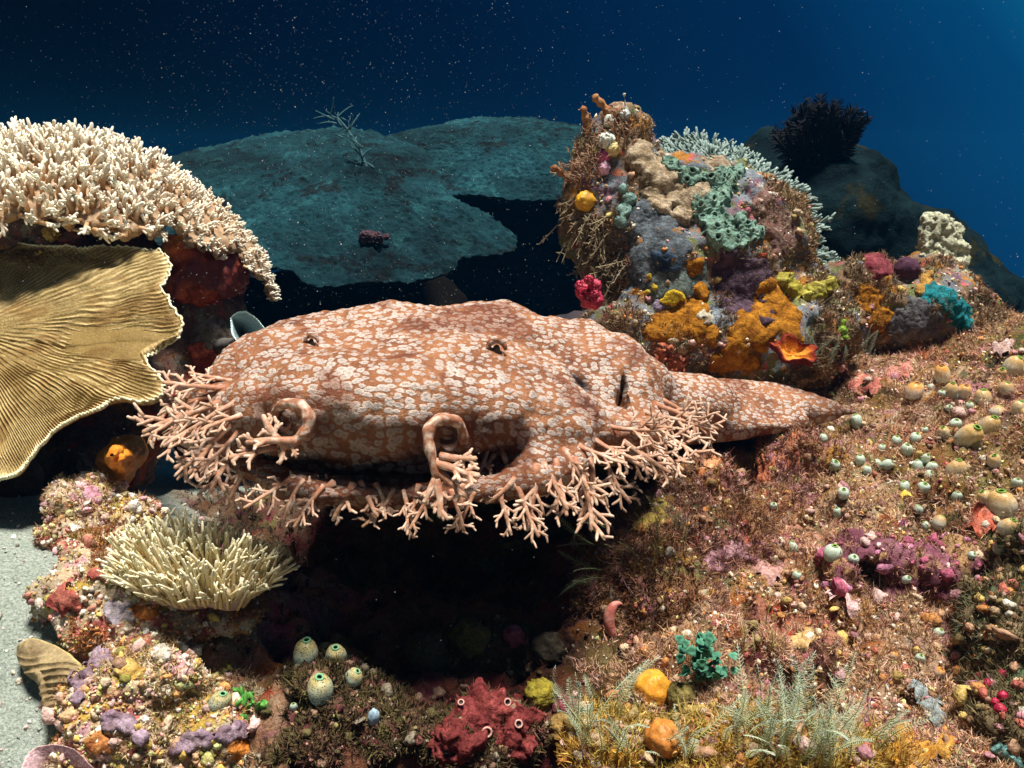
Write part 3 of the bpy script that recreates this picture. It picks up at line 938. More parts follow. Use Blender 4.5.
def branchlet(p, d, L, r, rng, base, tip, nubs=4, n=6):
    """a coral finger with small knobs up its sides"""
    parts = MB()
    pts, de = bend(p, d, L, 5, rng.normal(size=3) * .35)
    rad_ = r * np.array((1.15, 1.08, 1.0, .95, .88, .62))
    v, f, t = tube(pts, rad_, n)
    parts.add(v, f, mixc(base, tip, t ** 1.6))
    for k in range(nubs):
        u = rng.uniform(.25, .92); i0 = min(int(u * 5), 4); q = pts[i0] + (pts[i0 + 1] - pts[i0]) * (u * 5 - i0)
        tan = unit(pts[i0 + 1] - pts[i0])
        s = unit(np.cross(tan, rng.normal(size=3)))
        l2 = r * rng.uniform(1.7, 3.0)
        pp = np.array((q, q + (s * .9 + tan * .5) * l2 * .5, q + (s * .8 + tan * .9) * l2))
        v, f, t2 = tube(pp, r * np.array((.66, .62, .46)), 5)
        parts.add(v, f, mixc(mixc(base, tip, [u ** 1.6])[0], tip, t2))
    return parts


def branches_on(parent, spots, name, mat, rng, base, tip, keep=100, nubs=4, stuff_name=None):
    """spots: (point, direction, length, radius) sorted by how large they show; the first hundred are parts, the rest one part"""
    rest = MB()
    for i, (p, d, L, r) in enumerate(spots):
        jb = np.clip(1 + rng.normal() * .10, .75, 1.3)
        b_ = branchlet(p, d, L, r, rng, np.array(base) * jb, np.clip(np.array(tip) * jb, 0, .95), nubs)
        if i < keep:
            b_.build(name, mat, parent)
        else:
            for v, c in zip(b_.v, b_.c): pass
            k0 = rest.n
            rest.v += b_.v; rest.c += b_.c; rest.f += [f + k0 for f in b_.f]; rest.n += b_.n
    if rest.n:
        o = rest.build(stuff_name or name + '_growth', mat, parent); o['kind'] = 'stuff'


m_branch = attr_mat('branching_coral', .7, .25, .25, 700, .001, 4.0)

# ---- white branching coral, upper left
f_ = Field(.005, .03).add(62, 305, 1.12, 207, 150, .20).add(-80, 300, 1.14, 150, 140, .2)
EX = np.array((-300, -60, 0, 50, 100, 150, 163, 175, 200, 240, 262, 275, 400)); EY = np.array((215, 214, 214, 222, 228, 236, 222, 226, 250, 256, 284, 300, 330))


def cap_post(V, x, y, z):
    px = 512 + x / z * FPX; py = 384 - y / z * FPX
    ed = np.interp(px, EX, EY) + 5 * np.sin(px * .21) + 3 * np.sin(px * .47)
    inner = V + .026
    V = np.maximum(V, -inner)
    return np.maximum(V, ((py - ed) / FPX * .85 + 0 * z).astype(np.float32))


v, f = f_.solve(cap_post)
v = roughen(v, f, [(30, .006, 3), (110, .003, 2)], 12)
host('acro', v, f)
n_ = HOST['acro']['n']
mb = MB(); mb.add(v, f, mixc((.26, .14, .06), (.48, .34, .21), np.clip(.5 + .6 * fbm(v, 40, 3, 9), 0, 1)))
acro = mb.build('branching_coral', m_branch)
tag(acro, 'large white tipped tan branching coral capping the pillar at the upper left', 'coral')
rng = np.random.RandomState(11)
pv = world2px(v)
ctr = P(62, 305, 1.12)
outw = ((v - ctr) * n_).sum(1) > 0
vis = np.where(outw & (n_ @ UP > -.45) & (pv[:, 0] > -320) & ((n_ * (CAM - v)).sum(1) > -.08))[0]
sel = vis[thin(v[vis], .0094, rng)]
spots = []
for i in sel:
    px, py = pv[i, 0], pv[i, 1]
    big = sstep(240, 110, px)
    low = sstep(150, 230, py)
    L = (.010 + .024 * big * (1 - .45 * low)) * rng.uniform(.75, 1.25)
    if L < .004: continue
    d = unit(n_[i] * .75 + np.array((0, 0, 1)) * (.75 - .75 * low) + RIGHT * .15 + rng.normal(size=3) * .16)
    spots.append((v[i] - d * .003, d, L, (.0019 + .0010 * big) * rng.uniform(.85, 1.15)))
spots.sort(key=lambda s: -s[2] * s[3] / ((s[0] - CAM) @ FWD) ** 2)
branches_on(acro, spots, 'branch', m_branch, rng, (.44, .23, .085), (.86, .79, .63), nubs=6)

# ---- golden leaf coral under it
OUTL = [(150, 246, 0.983), (168, 262, 0.948), (161, 285, 0.907), (176, 308, 0.872), (177, 330, 0.842), (154, 341, 0.842), (147, 362, 0.819), (166, 386, 0.778), (147, 401, 0.760), (118, 401, 0.755), (94, 414, 0.743),
        (60, 430, 0.731), (30, 456, 0.720), (0, 480, 0.714), (-90, 500, 0.725), (-180, 400, 0.866), (-140, 290, 1.006), (-40, 255, 1.053), (60, 250, 1.030)]


def leaf_ridge(R, T, p):
    q = world2px(p); a = np.arctan2(q[:, 1] - 330, q[:, 0] + 40)
    w = .9 * fbm(p, 16, 3, 5) + .35 * fbm(p, 60, 2, 6)
    k = 84
    s1 = 1 - np.abs(np.sin(a * k + w * 1.5)); s2 = 1 - np.abs(np.sin(a * k * 2 + w * 2.2)); s0 = 1 - np.abs(np.sin(a * k * .5 + w * 1.2))
    t1 = sstep(.30, .45, R); t2 = sstep(.66, .86, R)
    return .0027 * (s0 * (1 - t1) + s1 * t1 * (1 - t2) + s2 * t2) ** 1.2 * sstep(.02, .15, R)


def leaf_fold(R, T, p):
    q = world2px(p)
    return -.014 * np.exp(-((q[:, 1] - 338 - .15 * (q[:, 0] - 90)) / 24) ** 2) * sstep(.25, .6, R) + .006 * np.exp(-((q[:, 1] - 378) / 26) ** 2) * R


v, f, R, rim, nrm, K, q = plate(OUTL, (-30, 345, .905), .009, 1500, 150, .0, .015, 30, (.010, 12), 4, leaf_ridge, leaf_fold)
hr = np.concatenate((leaf_ridge(R[:K], np.tile(np.arange(1500) / 1500, 150), v[:K]), np.zeros(K))) / .0027
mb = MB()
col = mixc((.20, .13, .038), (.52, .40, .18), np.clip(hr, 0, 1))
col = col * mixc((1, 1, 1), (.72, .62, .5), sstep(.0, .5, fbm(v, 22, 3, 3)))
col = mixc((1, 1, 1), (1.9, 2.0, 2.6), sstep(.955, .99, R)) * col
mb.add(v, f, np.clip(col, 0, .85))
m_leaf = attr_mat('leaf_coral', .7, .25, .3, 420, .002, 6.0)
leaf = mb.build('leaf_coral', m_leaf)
tag(leaf, 'golden brown ridged leaf coral with a pale scalloped rim below the white branching coral', 'coral')
host('leaf', v, f)
mb = MB()
vt, ft, tt = tube(np.concatenate((rim, rim[:1])), .0012 * (1 + .5 * fbm(np.concatenate((rim, rim[:1])), 120, 2, 3)), 6, False)
mb.add(vt, ft, (.74, .70, .46))
mb.build('rim', m_leaf, leaf)

# ---- far table corals
m_table = reef_mat('table_coral', [(.003, .017, .022), (.006, .032, .040), (.010, .050, .058)], [((.005, .012, .014), 9, .57), ((.013, .062, .070), 14, .58)], 30.0, bscale=90, bdist=.012, base_scale=22, speck=.3, attr=True, spec=.08)  # dimming by distance and water is put into this teal


def table(name_seed, outline, centre, label, dome):
    v, f, R, rim, nrm, K, q = plate(outline, centre, .03, 420, 90, dome, .024, 14, (.022, 2.6), name_seed,
                                    disp=lambda R, T, p: .008 * fbm(p, 62, 3, name_seed + 3) * sstep(0, .1, R))
    mb = MB()
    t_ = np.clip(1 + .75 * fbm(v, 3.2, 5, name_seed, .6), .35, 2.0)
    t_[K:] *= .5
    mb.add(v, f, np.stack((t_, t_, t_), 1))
    o = mb.build('table_coral', m_table)
    host('table%d' % name_seed, v, f)
    return tag(o, label, 'coral')


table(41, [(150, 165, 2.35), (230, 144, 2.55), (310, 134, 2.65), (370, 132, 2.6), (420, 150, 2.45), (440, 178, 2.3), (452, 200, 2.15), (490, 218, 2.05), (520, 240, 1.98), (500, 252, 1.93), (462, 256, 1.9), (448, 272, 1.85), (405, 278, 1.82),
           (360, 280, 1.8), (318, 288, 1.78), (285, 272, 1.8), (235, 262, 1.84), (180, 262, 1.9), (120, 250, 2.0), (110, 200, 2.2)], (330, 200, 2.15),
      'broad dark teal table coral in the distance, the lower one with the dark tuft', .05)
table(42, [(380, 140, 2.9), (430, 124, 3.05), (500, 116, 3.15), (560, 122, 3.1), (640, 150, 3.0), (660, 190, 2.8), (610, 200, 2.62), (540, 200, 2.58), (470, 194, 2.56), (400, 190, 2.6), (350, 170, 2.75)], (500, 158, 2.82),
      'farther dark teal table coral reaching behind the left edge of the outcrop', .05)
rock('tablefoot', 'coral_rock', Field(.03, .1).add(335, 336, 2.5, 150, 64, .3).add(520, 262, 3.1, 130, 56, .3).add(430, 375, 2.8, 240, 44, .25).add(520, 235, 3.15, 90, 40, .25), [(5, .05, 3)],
     reef_mat('painted_shade_rock', [(.003, .0025, .002), (.008, .006, .004)], [], 33.0, attr=True, spec=.02), 'near black rock standing in for shade beneath the far table corals', 'rock', 13)  # near black colour paints in the shade under the tables

# ---- green grey table coral growing out of the back of the outcrop
m_acro2 = attr_mat('small_table_coral', .75, .25, .3, 500, .001, 7.0)
out2 = [(660, 152, 1.20), (700, 142, 1.26), (745, 158, 1.26), (785, 185, 1.22), (800, 206, 1.16), (785, 216, 1.12), (745, 200, 1.10), (690, 174, 1.12)]
rng = np.random.RandomState(23)
for out_, cen, lab, nb in ((out2, (725, 178, 1.18), 'grey green fringed table coral along the top of the outcrop', 330),
                           ([(750, 236, 1.27), (790, 226, 1.30), (822, 252, 1.28), (830, 262, 1.26), (806, 268, 1.23), (770, 258, 1.22)], (788, 248, 1.26), 'small grey green table coral tier on the shaded right side of the outcrop', 120),
                           ([(740, 216, 1.25), (780, 208, 1.30), (814, 222, 1.28), (820, 230, 1.26), (790, 238, 1.22), (760, 232, 1.22)], (782, 222, 1.26), 'middle tier of grey green fringed coral at the right of the outcrop', 120)):
    v, f, R, rim, nrm, K, q = plate(out_, cen, .014, 120, 26, .006, .05, 30, (.006, 25), 5)
    mb = MB(); mb.add(v, f, (.10, .14, .12))
    o = mb.build('table_coral', m_acro2); tag(o, lab, 'coral')
    vt = v[:K]; c3 = P(*cen)
    ids = np.where(R[:K] > .35)[0]; ids = ids[thin(vt[ids], .0085, rng)][:nb]
    spots = []
    for i in ids:
        dr = unit(vt[i] - c3)
        d = unit(dr * (.4 + 1.0 * R[i]) + np.array((0, 0, 1.0)) * .7 + rng.normal(size=3) * .2)
        spots.append((vt[i], d, rng.uniform(.012, .026) * (.6 + .5 * R[i]), rng.uniform(.0024, .0032)))
    spots.sort(key=lambda s: (s[0] - CAM) @ FWD - s[2] * 4)
    branches_on(o, spots, 'branch', m_acro2, rng, (.07, .11, .095), (.26, .34, .30), keep=60, nubs=3)

# ---- pale finger coral
f_ = Field(.0035, .02).add(178, 574, .62, 46, 14, .03).add(230, 583, .615, 42, 14, .03).add(158, 560, .625, 22, 14, .02).add(203, 590, .61, 36, 12, .022)
v, f = f_.solve(); v = roughen(v, f, [(40, .004, 2)], 3)
host('finger', v, f); n_ = HOST['finger']['n']; pv = world2px(v)
mb = MB(); mb.add(v, f, mixc((.62, .52, .34), (.34, .22, .20), sstep(592, 612, pv[:, 1] + 8 * fbm(v, 40, 2, 2))))
m_fing = attr_mat('finger_coral', .6, .3, .2, 500, .001, 8.0)
fing = mb.build('finger_coral', m_fing)
tag(fing, 'pale cream finger coral with a mauve base beside the sand', 'coral')
rng = np.random.RandomState(5)
vis = np.where((n_ @ UP > -.75) & ((n_ * (CAM - v)).sum(1) > -.2))[0]
sel = vis[thin(v[vis], .0036, rng)]
spots = []
for i in sel:
    u = (pv[i, 0] - 130) / 170
    d = unit(np.array((-.45 + 1.35 * u, -.30, 1.0)) + n_[i] * .25 + rng.normal(size=3) * .08)
    spots.append((v[i] - d * .002, d, rng.uniform(.020, .034) * (.85 + .3 * math.sin(u * 3.1)), rng.uniform(.0009, .0014)))
spots.sort(key=lambda s: (s[0] - CAM) @ FWD)
branches_on(fing, spots, 'finger', m_fing, rng, (.58, .45, .21), (.82, .76, .52), nubs=2)

# ------------------------------------------------------------------ sponges and crusts
def subdiv(v, f):
    e = np.concatenate([np.sort(f[:, [k, (k + 1) % 4]], 1) for k in range(4)])
    ue, inv = np.unique(e, axis=0, return_inverse=True)
    inv = inv.ravel()
    mid = (v[ue[:, 0]] + v[ue[:, 1]]) / 2; fc = v[f].mean(1)
    n, m, k = len(v), len(ue), len(f)
    E = [n + inv[i * k:(i + 1) * k] for i in range(4)]; C = n + m + np.arange(k)
    q = np.concatenate([np.stack((f[:, i], E[i], C, E[i - 1]), 1) for i in range(4)])
    return np.concatenate((v, mid, fc)), q


def island(f, n):
    """the largest connected piece"""
    lab = np.arange(n)
    while True:
        m = lab[f].min(1); new = lab.copy()
        for k in range(f.shape[1]): np.minimum.at(new, f[:, k], m)
        new = new[new]
        if (new == lab).all(): break
        lab = new
    l = lab[f[:, 0]]
    u, c = np.unique(l, return_counts=True)
    return f[l == u[c.argmax()]]


def crust(name, key, discs, thick, mat, ca, cb, label, cat, group=None, rag=.35, nsc=60, lump=.2, lsc=70, sub=1, pits=0, pit_r=.003, pitc=(.03, .03, .03), seed=0, parent=None, smooth=5):
    """a living crust over a rock: a raised skin with an irregular edge that follows the surface below"""
    h = HOST[key]; v, n = h['v'], h['n']; pv = world2px(v)
    cen = np.mean([d[:2] for d in discs], 0)
    hs = [hit(d[0], d[1], [key]) for d in discs]
    hs = [((q[0] - CAM) @ FWD) for q in hs if q is not None]
    if not hs: return None
    dmin, dmax = min(hs) - .03, max(hs) + .04
    m = np.full(len(v), -9.0)
    for x, y, r in discs:
        m = np.maximum(m, 1 - np.hypot(pv[:, 0] - x, pv[:, 1] - y) / r)
    ok = (pv[:, 2] > dmin) & (pv[:, 2] < dmax) & ((n * (CAM - v)).sum(1) > -.15)
    keepv = ok & (m > -.9)
    ff = h['f'][keepv[h['f']].all(1)]
    if len(ff) < 4: return None
    ids = np.unique(ff); mp = np.full(len(v), -1); mp[ids] = np.arange(len(ids))
    vv, ff, nn = v[ids], mp[ff], n[ids]
    for _ in range(1 if key == 'ground' else smooth):
        fc = vv[ff].mean(1); acc = np.zeros_like(vv); cn = np.bincount(ff.ravel(), minlength=len(vv))
        for a_ in range(3): acc[:, a_] = np.bincount(ff.ravel(), np.repeat(fc[:, a_], 4), len(vv))
        vv = vv * .3 + .7 * acc / cn[:, None]
    for _ in range(sub): vv, ff = subdiv(vv, ff)
    nn = normals(vv, ff); pv = world2px(vv)
    m = np.full(len(vv), -9.0)
    for x, y, r in discs:
        m = np.maximum(m, (1 - np.hypot(pv[:, 0] - x, pv[:, 1] - y) / r) * min(1, r / 9) if r < 9 else 1 - np.hypot(pv[:, 0] - x, pv[:, 1] - y) / r)
    m = m + rag * fbm(vv, nsc, 3, seed + 1)
    fk = (m[ff] > -.12).all(1); ff = ff[fk]
    if len(ff) < 4: return None
    ff = island(ff, len(vv))
    ids = np.unique(ff); mp = np.full(len(vv), -1); mp[ids] = np.arange(len(ids))
    vv, ff, nn, m = vv[ids], mp[ff], nn[ids], m[ids]
    l = fbm(vv, lsc, 3, seed + 2)
    thick = thick * .8
    o = thick * sstep(-.02, .32, m) * (1 + lump * l) + .0011 * fbm(vv, 260, 2, seed + 9) * sstep(-.05, .15, m) - .0025 * sstep(.0, -.12, m)
    if key == 'bommie': ca, cb = np.array(ca) * .68, np.array(cb) * .68  # light falling off with distance is put into the outcrop crust colours
    col = mixc(ca, cb, np.clip(.5 + .7 * fbm(vv, nsc * 1.3, 3, seed + 4), 0, 1))
    if pits:
        r_ = np.random.RandomState(seed + 5); c = vv[thin(vv, pit_r * 4.2, r_)[:pits]]
        dm = np.full(len(vv), 9.0)
        for q in c: dm = np.minimum(dm, ((vv - q) ** 2).sum(1))
        dm = np.sqrt(dm) / pit_r
        o = o - thick * .7 * sstep(1, .3, dm) + thick * .25 * np.exp(-((dm - 1.25) / .35) ** 2)
        col = mixc(pitc, (1, 1, 1), sstep(.55, .95, dm)) * col
    wear = np.clip(.5 + .9 * fbm(vv, 150, 3, seed + 8), 0, 1)
    col = col * mixc((.55, .50, .45), (1.05, 1.05, 1.05), wear)
    vv = vv + nn * o[:, None]
    mb = MB(); mb.add(vv, ff, col)
    ob = mb.build(name, mat, parent)
    if parent is None: tag(ob, label, cat, group)
    return ob


def ball(nu=16, nv=12):
    th = np.linspace(0, np.pi, nv + 1)[1:-1]; ph = np.arange(nu) / nu * 2 * np.pi
    v = [(0, 0, 1)] + [(math.sin(t) * math.cos(p), math.sin(t) * math.sin(p), math.cos(t)) for t in th for p in ph] + [(0, 0, -1)]
    m = len(th); q = []; t3 = []
    for i in range(m - 1):
        for j in range(nu):
            q.append((1 + i * nu + j, 1 + (i + 1) * nu + j, 1 + (i + 1) * nu + (j + 1) % nu, 1 + i * nu + (j + 1) % nu))
    for j in range(nu):
        t3.append((0, 1 + j, 1 + (j + 1) % nu)); t3.append((len(v) - 1, 1 + (m - 1) * nu + (j + 1) % nu, 1 + (m - 1) * nu + j))
    return np.array(v), np.array(q), np.array(t3)


BV, BQ, BT = ball(26, 20)


def frame(n, spin=0.0):
    n = unit(n); a = unit(np.cross(n, (0.3, .9, .2) if abs(n @ unit((0.3, .9, .2))) < .95 else (1, 0, 0))); b_ = np.cross(n, a)
    ca, sa = math.cos(spin), math.sin(spin)
    return np.stack((a * ca + b_ * sa, b_ * ca - a * sa, n))


def place(px, py, keys=None, dflt=.7):
    h = hit(px, py, keys)
    if h is None: return P(px, py, dflt), -FWD, dflt
    return h[0], h[1], (h[0] - CAM) @ FWD


def lump(name, px, py, r, mat, ca, cb, label, cat, group=None, sq=(1, 1, 1), keys=None, amp=.12, sc=2.2, up=.5, sink=.35, seed=0, pits=0, extra=None, pitc=(.02, .015, .01)):
    """a rounded sponge seated on whatever lies at that place"""
    p, n, d = place(px, py, keys)
    s = r * d / FPX
    F = frame(unit(n * (1 - up) + np.array((0, 0, 1)) * up), seed)
    mb = MB()
    for (ox, oy, oz, k) in [(0, 0, 0, 1)] + list(extra or []):
        u = BV * (1 + amp * fbm(BV + seed + ox, sc, 3, seed)[:, None]) * np.array(sq) * k + np.array((ox, oy, oz))
        col = mixc(ca, cb, np.clip(.5 + .6 * fbm(u + seed, 2.6, 3, seed + 2), 0, 1))
        mb.add(p + (u + np.array((0, 0, sq[2] * (1 - sink) - .2))) * s @ F, [BQ, BT], col)
    o = mb.build(name, mat, origin=p)
    tag(o, label, cat, group)
    for k in range(pits):
        r_ = np.random.RandomState(seed * 7 + k)
        dr = unit(r_.normal(size=3) * .6 + np.array(((-FWD) @ F.T)) * 1.0)
        u = dr * np.array(sq) * (1 + .02)
        pr = .16 + .05 * r_.rand()
        a = np.linspace(0, 2 * np.pi, 13)[:-1]; G = frame(dr)
        c1 = np.array([u + (math.cos(q) * G[0] + math.sin(q) * G[1]) * pr for q in a])
        ringp = np.concatenate((c1, c1[:1]))
        mb = MB(); v, f, t = tube(ringp, np.full(13, pr * .28), 6, False)
        T = lambda w: p + (w + np.array((0, 0, sq[2] * (1 - sink) - .2))) * s @ F
        mb.add(T(v), f, np.clip(np.array(cb) * 1.8 + .05, 0, .8))
        mb.add(T(np.concatenate((c1, [u - dr * .1]))), np.array([(i, (i + 1) % 12, 12) for i in range(12)]), pitc)
        mb.build('oscule', mat, o)
    return o


m_sponge = attr_mat('sponge', .88, .12, .5, 420, .0036, 9.0)
m_soft = attr_mat('soft_tissue', .5, .35, .22, 380, .0012, 10.0, sss=.15)

# ---- on the outcrop
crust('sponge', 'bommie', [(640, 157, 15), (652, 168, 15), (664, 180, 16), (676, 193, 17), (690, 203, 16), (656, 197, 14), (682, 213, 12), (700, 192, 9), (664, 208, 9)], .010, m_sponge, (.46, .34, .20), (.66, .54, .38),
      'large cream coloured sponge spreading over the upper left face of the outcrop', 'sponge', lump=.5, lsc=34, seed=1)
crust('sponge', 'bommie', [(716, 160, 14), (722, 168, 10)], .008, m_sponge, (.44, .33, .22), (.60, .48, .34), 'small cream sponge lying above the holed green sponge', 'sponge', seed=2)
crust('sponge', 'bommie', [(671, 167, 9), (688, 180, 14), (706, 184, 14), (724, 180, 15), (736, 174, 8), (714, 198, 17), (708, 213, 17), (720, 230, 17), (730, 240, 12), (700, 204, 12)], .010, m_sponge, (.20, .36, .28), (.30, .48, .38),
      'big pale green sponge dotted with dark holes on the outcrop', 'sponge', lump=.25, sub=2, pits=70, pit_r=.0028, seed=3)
crust('sponge', 'bommie', [(739, 219, 8), (745, 230, 11), (756, 233, 9), (740, 240, 10), (752, 240, 6)], .009, m_sponge, (.22, .38, .30), (.32, .50, .40),
      'smaller holed green sponge to the right of the big one', 'sponge', sub=2, pits=18, pit_r=.0026, seed=4)
crust('sponge', 'bommie', [(623, 190, 6), (629, 199, 8), (624, 210, 8), (620, 222, 7)], .008, m_sponge, (.22, .42, .38), (.34, .54, .48), 'string of turquoise sponge lobes down the left side of the outcrop', 'sponge', rag=.2, seed=5)
crust('sponge', 'bommie', [(745, 292, 28), (732, 268, 18), (764, 312, 16), (755, 275, 18)], .006, m_sponge, (.075, .045, .065), (.16, .10, .14), 'broad dark purple crust in the middle of the outcrop', 'sponge', lump=.6, lsc=45, seed=6)
crust('sponge', 'bommie', [(645, 222, 26), (660, 240, 26), (640, 262, 24), (676, 250, 20)], .004, m_sponge, (.09, .11, .13), (.20, .24, .27), 'slate blue grey crust on the shaded left face of the outcrop', 'sponge', seed=7)
crust('sponge', 'bommie', [(682, 278, 24), (662, 285, 18), (700, 270, 12)], .004, m_sponge, (.12, .16, .15), (.24, .30, .27), 'grey green crust above the yellow sponge on the outcrop', 'sponge', seed=8)
crust('sponge', 'bommie', [(668, 262, 14), (658, 256, 8)], .006, m_sponge, (.02, .04, .08), (.07, .12, .20), 'dark navy blue crust on the left face of the outcrop', 'sponge', lump=.45, lsc=120, seed=9)
for i, (ds, lab) in enumerate([
    ([(768, 300, 22), (760, 325, 26), (785, 318, 18), (745, 335, 18), (790, 335, 14)], 'bright orange sponge at the lower right of the outcrop, the largest orange one'),
    ([(690, 322, 24), (665, 330, 20), (705, 335, 14)], 'orange sponge just behind the hump of the shark'),
    ([(693, 268, 10), (698, 262, 6)], 'small orange sponge patch left of the dark purple crust'),
    ([(699, 288, 8), (703, 296, 6)], 'tiny orange sponge patch under the grey green crust'),
    ([(735, 352, 16), (720, 362, 12), (752, 362, 10)], 'low orange sponge directly above the base of the tail'),
    ([(868, 300, 16), (880, 318, 14)], 'dull orange crust on the right shoulder of the outcrop')]):
    crust('sponge', 'bommie', ds, .007, m_sponge, (.36, .13, .008), (.58, .25, .02), lab, 'sponge', 'orange sponges on the outcrop', lump=.5, lsc=50, seed=10 + i)
crust('sponge', 'bommie', [(672, 298, 8), (680, 296, 5), (666, 302, 5)], .009, m_sponge, (.75, .50, .02), (.85, .62, .05), 'vivid yellow sponge above the hump of the shark', 'sponge', seed=17)
crust('sponge', 'bommie', [(649, 276, 5), (647, 292, 5), (655, 288, 5)], .007, m_sponge, (.70, .48, .03), (.80, .60, .08), 'tiny yellow sponge specks left of the vivid yellow sponge', 'sponge', seed=18)
crust('sponge', 'bommie', [(660, 306, 8), (651, 284, 5)], .006, m_sponge, (.34, .27, .42), (.48, .40, .55), 'lilac crust below the vivid yellow sponge', 'sponge', seed=19)
crust('sponge', 'bommie', [(762, 255, 6), (752, 252, 5)], .006, m_sponge, (.55, .06, .03), (.70, .12, .05), 'bright red crust under the smaller green sponge', 'sponge', seed=20)
crust('sponge', 'bommie', [(746, 211, 6), (751, 219, 5), (740, 205, 5)], .005, m_sponge, (.50, .12, .18), (.62, .25, .30), 'rose pink crust right of the big green sponge', 'sponge', seed=21)
crust('sponge', 'bommie', [(775, 225, 18), (785, 245, 16), (765, 205, 14)], .004, m_sponge, (.20, .08, .06), (.42, .30, .24), 'mottled red and white crust on the right edge of the outcrop', 'sponge', nsc=120, seed=22)
crust('sponge', 'bommie', [(672, 346, 9), (680, 349, 7)], .007, m_sponge, (.55, .42, .24), (.66, .55, .36), 'flat cream shell shaped crust above the hump of the shark', 'sponge', seed=23)
crust('sponge', 'bommie', [(664, 353, 14), (674, 362, 14), (656, 362, 8), (680, 372, 8)], .010, m_sponge, (.55, .15, .08), (.66, .28, .17), 'salmon pink soft coral tucked against the shark at the root of the tail', 'soft coral', lump=1.0, lsc=160, sub=2, seed=24)
crust('sponge', 'bommie', [(700, 316, 6), (706, 321, 7), (710, 314, 4)], .008, m_sponge, (.45, .40, .28), (.72, .68, .56), 'little white crust in the middle of the orange sponges', 'sponge', pits=4, pit_r=.003, seed=25)
crust('sponge', 'bommie', [(783, 281, 9), (793, 289, 9), (804, 294, 9), (815, 292, 9), (826, 286, 9), (836, 279, 9), (846, 271, 8), (852, 265, 6)], .012, m_sponge, (.44, .38, .04), (.60, .54, .12), 'long yellow green sponge sagging between the outcrop and its right shoulder', 'sponge', rag=.3, lump=.6, lsc=60, seed=26)
crust('sponge', 'bommie', [(843, 322, 4), (842, 330, 5), (844, 338, 4)], .007, m_sponge, (.24, .50, .03), (.36, .60, .08), 'small bright lime green sponge on the shoulder of the outcrop', 'sponge', rag=.2, seed=27)
crust('sponge', 'bommie', [(930, 296, 12), (945, 300, 13), (958, 312, 13), (966, 328, 10)], .006, m_sponge, (.01, .20, .24), (.03, .32, .36), 'turquoise blue crust at the far right end of the outcrop', 'sponge', lump=.7, lsc=80, seed=28)
crust('sponge', 'bommie', [(918, 322, 24), (900, 330, 16)], .006, m_sponge, (.13, .13, .14), (.24, .23, .24), 'smooth grey crust below the turquoise one', 'sponge', seed=29)
crust('sponge', 'bommie', [(926, 282, 7), (921, 290, 6), (930, 274, 5)], .007, m_sponge, (.50, .24, .04), (.66, .42, .12), 'amber sponge at the foot of the pale knobbly sponge', 'sponge', seed=30)
lump('sponge', 587, 204, 10, m_soft, (.62, .28, .01), (.75, .42, .03), 'round yellow orange sponge ball on the left side of the outcrop', 'sponge', keys=['bommie'], amp=.15, seed=3)
for i, (x, y, r, c, lab) in enumerate([(611, 124, 6, (.58, .62, .55), 'white curled sponge lobe near the top of the outcrop'), (607, 143, 8, (.60, .62, .52), 'rounded white sponge lobe below the curled one'),
                                       (614, 152, 7, (.60, .46, .18), 'yellowish white sponge lobe beside the pink one'), (604, 159, 6, (.66, .10, .26), 'hot pink sponge lobe on the upper left of the outcrop'),
                                       (604, 171, 7, (.72, .40, .50), 'pale pink sponge lobe, lowest of the little cluster'), (625, 117, 5, (.52, .56, .52), 'tiny white sponge lobe beside the tip of the outcrop')]):
    lump('sponge', x, y, r, m_soft, tuple(np.array(c) * .8), tuple(np.minimum(np.array(c) * 1.15, .8)), lab, 'sponge', 'little sponge lobes near the top of the outcrop', keys=['bommie'], amp=.3, sc=2.5, seed=4 + i, pits=1)
lump('soft_coral', 590, 300, 11, m_soft, (.28, .01, .03), (.46, .03, .07), 'dark crimson knobbly soft coral at the left foot of the outcrop', 'soft coral', amp=.5, sc=3.5, seed=12,
     extra=[(-.9, .2, .4, .6), (.8, .1, .1, .7), (-.2, -.3, 1.3, .5), (.3, .1, 1.9, .4), (-.6, .2, 1.0, .45), (1.3, 0, .3, .5)], keys=['bommie', 'ledge', 'ground'])
# red brown cup sponge
p, n, d = place(786, 356, ['bommie', 'ground']); s = d / FPX; p = p - FWD * .022
mb = MB(); N = 40
prof = [(.3, 0), (.62, .25), (.9, .62), (1.0, .92), (.94, 1.0), (.80, .86), (.55, .55), (.2, .38), (0.02, .36)]
F = frame(unit(np.array((0, 0, 1)) - FWD * 1.1))
vs = []
for r_, z_ in prof:
    a = np.arange(N) / N * 2 * np.pi
    rr = r_ * (1 + .12 * np.sin(a * 5 + 1) * z_ + .06 * np.sin(a * 11))
    vs.append(np.stack((np.cos(a) * rr * 22, np.sin(a) * rr * 15, np.full(N, z_ * 17) + 2.5 * np.sin(a * 4) * z_), 1))
vs = np.concatenate(vs); q = np.concatenate([np.stack((k * N + np.arange(N), k * N + (np.arange(N) + 1) % N, (k + 1) * N + (np.arange(N) + 1) % N, (k + 1) * N + np.arange(N)), 1) for k in range(len(prof) - 1)])
cc = np.concatenate([np.tile(np.array((.12, .015, .012) if k < 5 else ((.30, .05, .015) if k < 6 else (.62, .24, .03))), (N, 1)) for k in range(len(prof))])
wv = p + (vs - np.array((0, 0, 6))) * s @ F
mb.add(roughen(wv, q, [(70, .003, 2)], 3), q, cc)
tag(mb.build('cup_sponge', m_sponge, origin=p), 'dark red cup sponge with an orange hollow beside the tail', 'sponge')
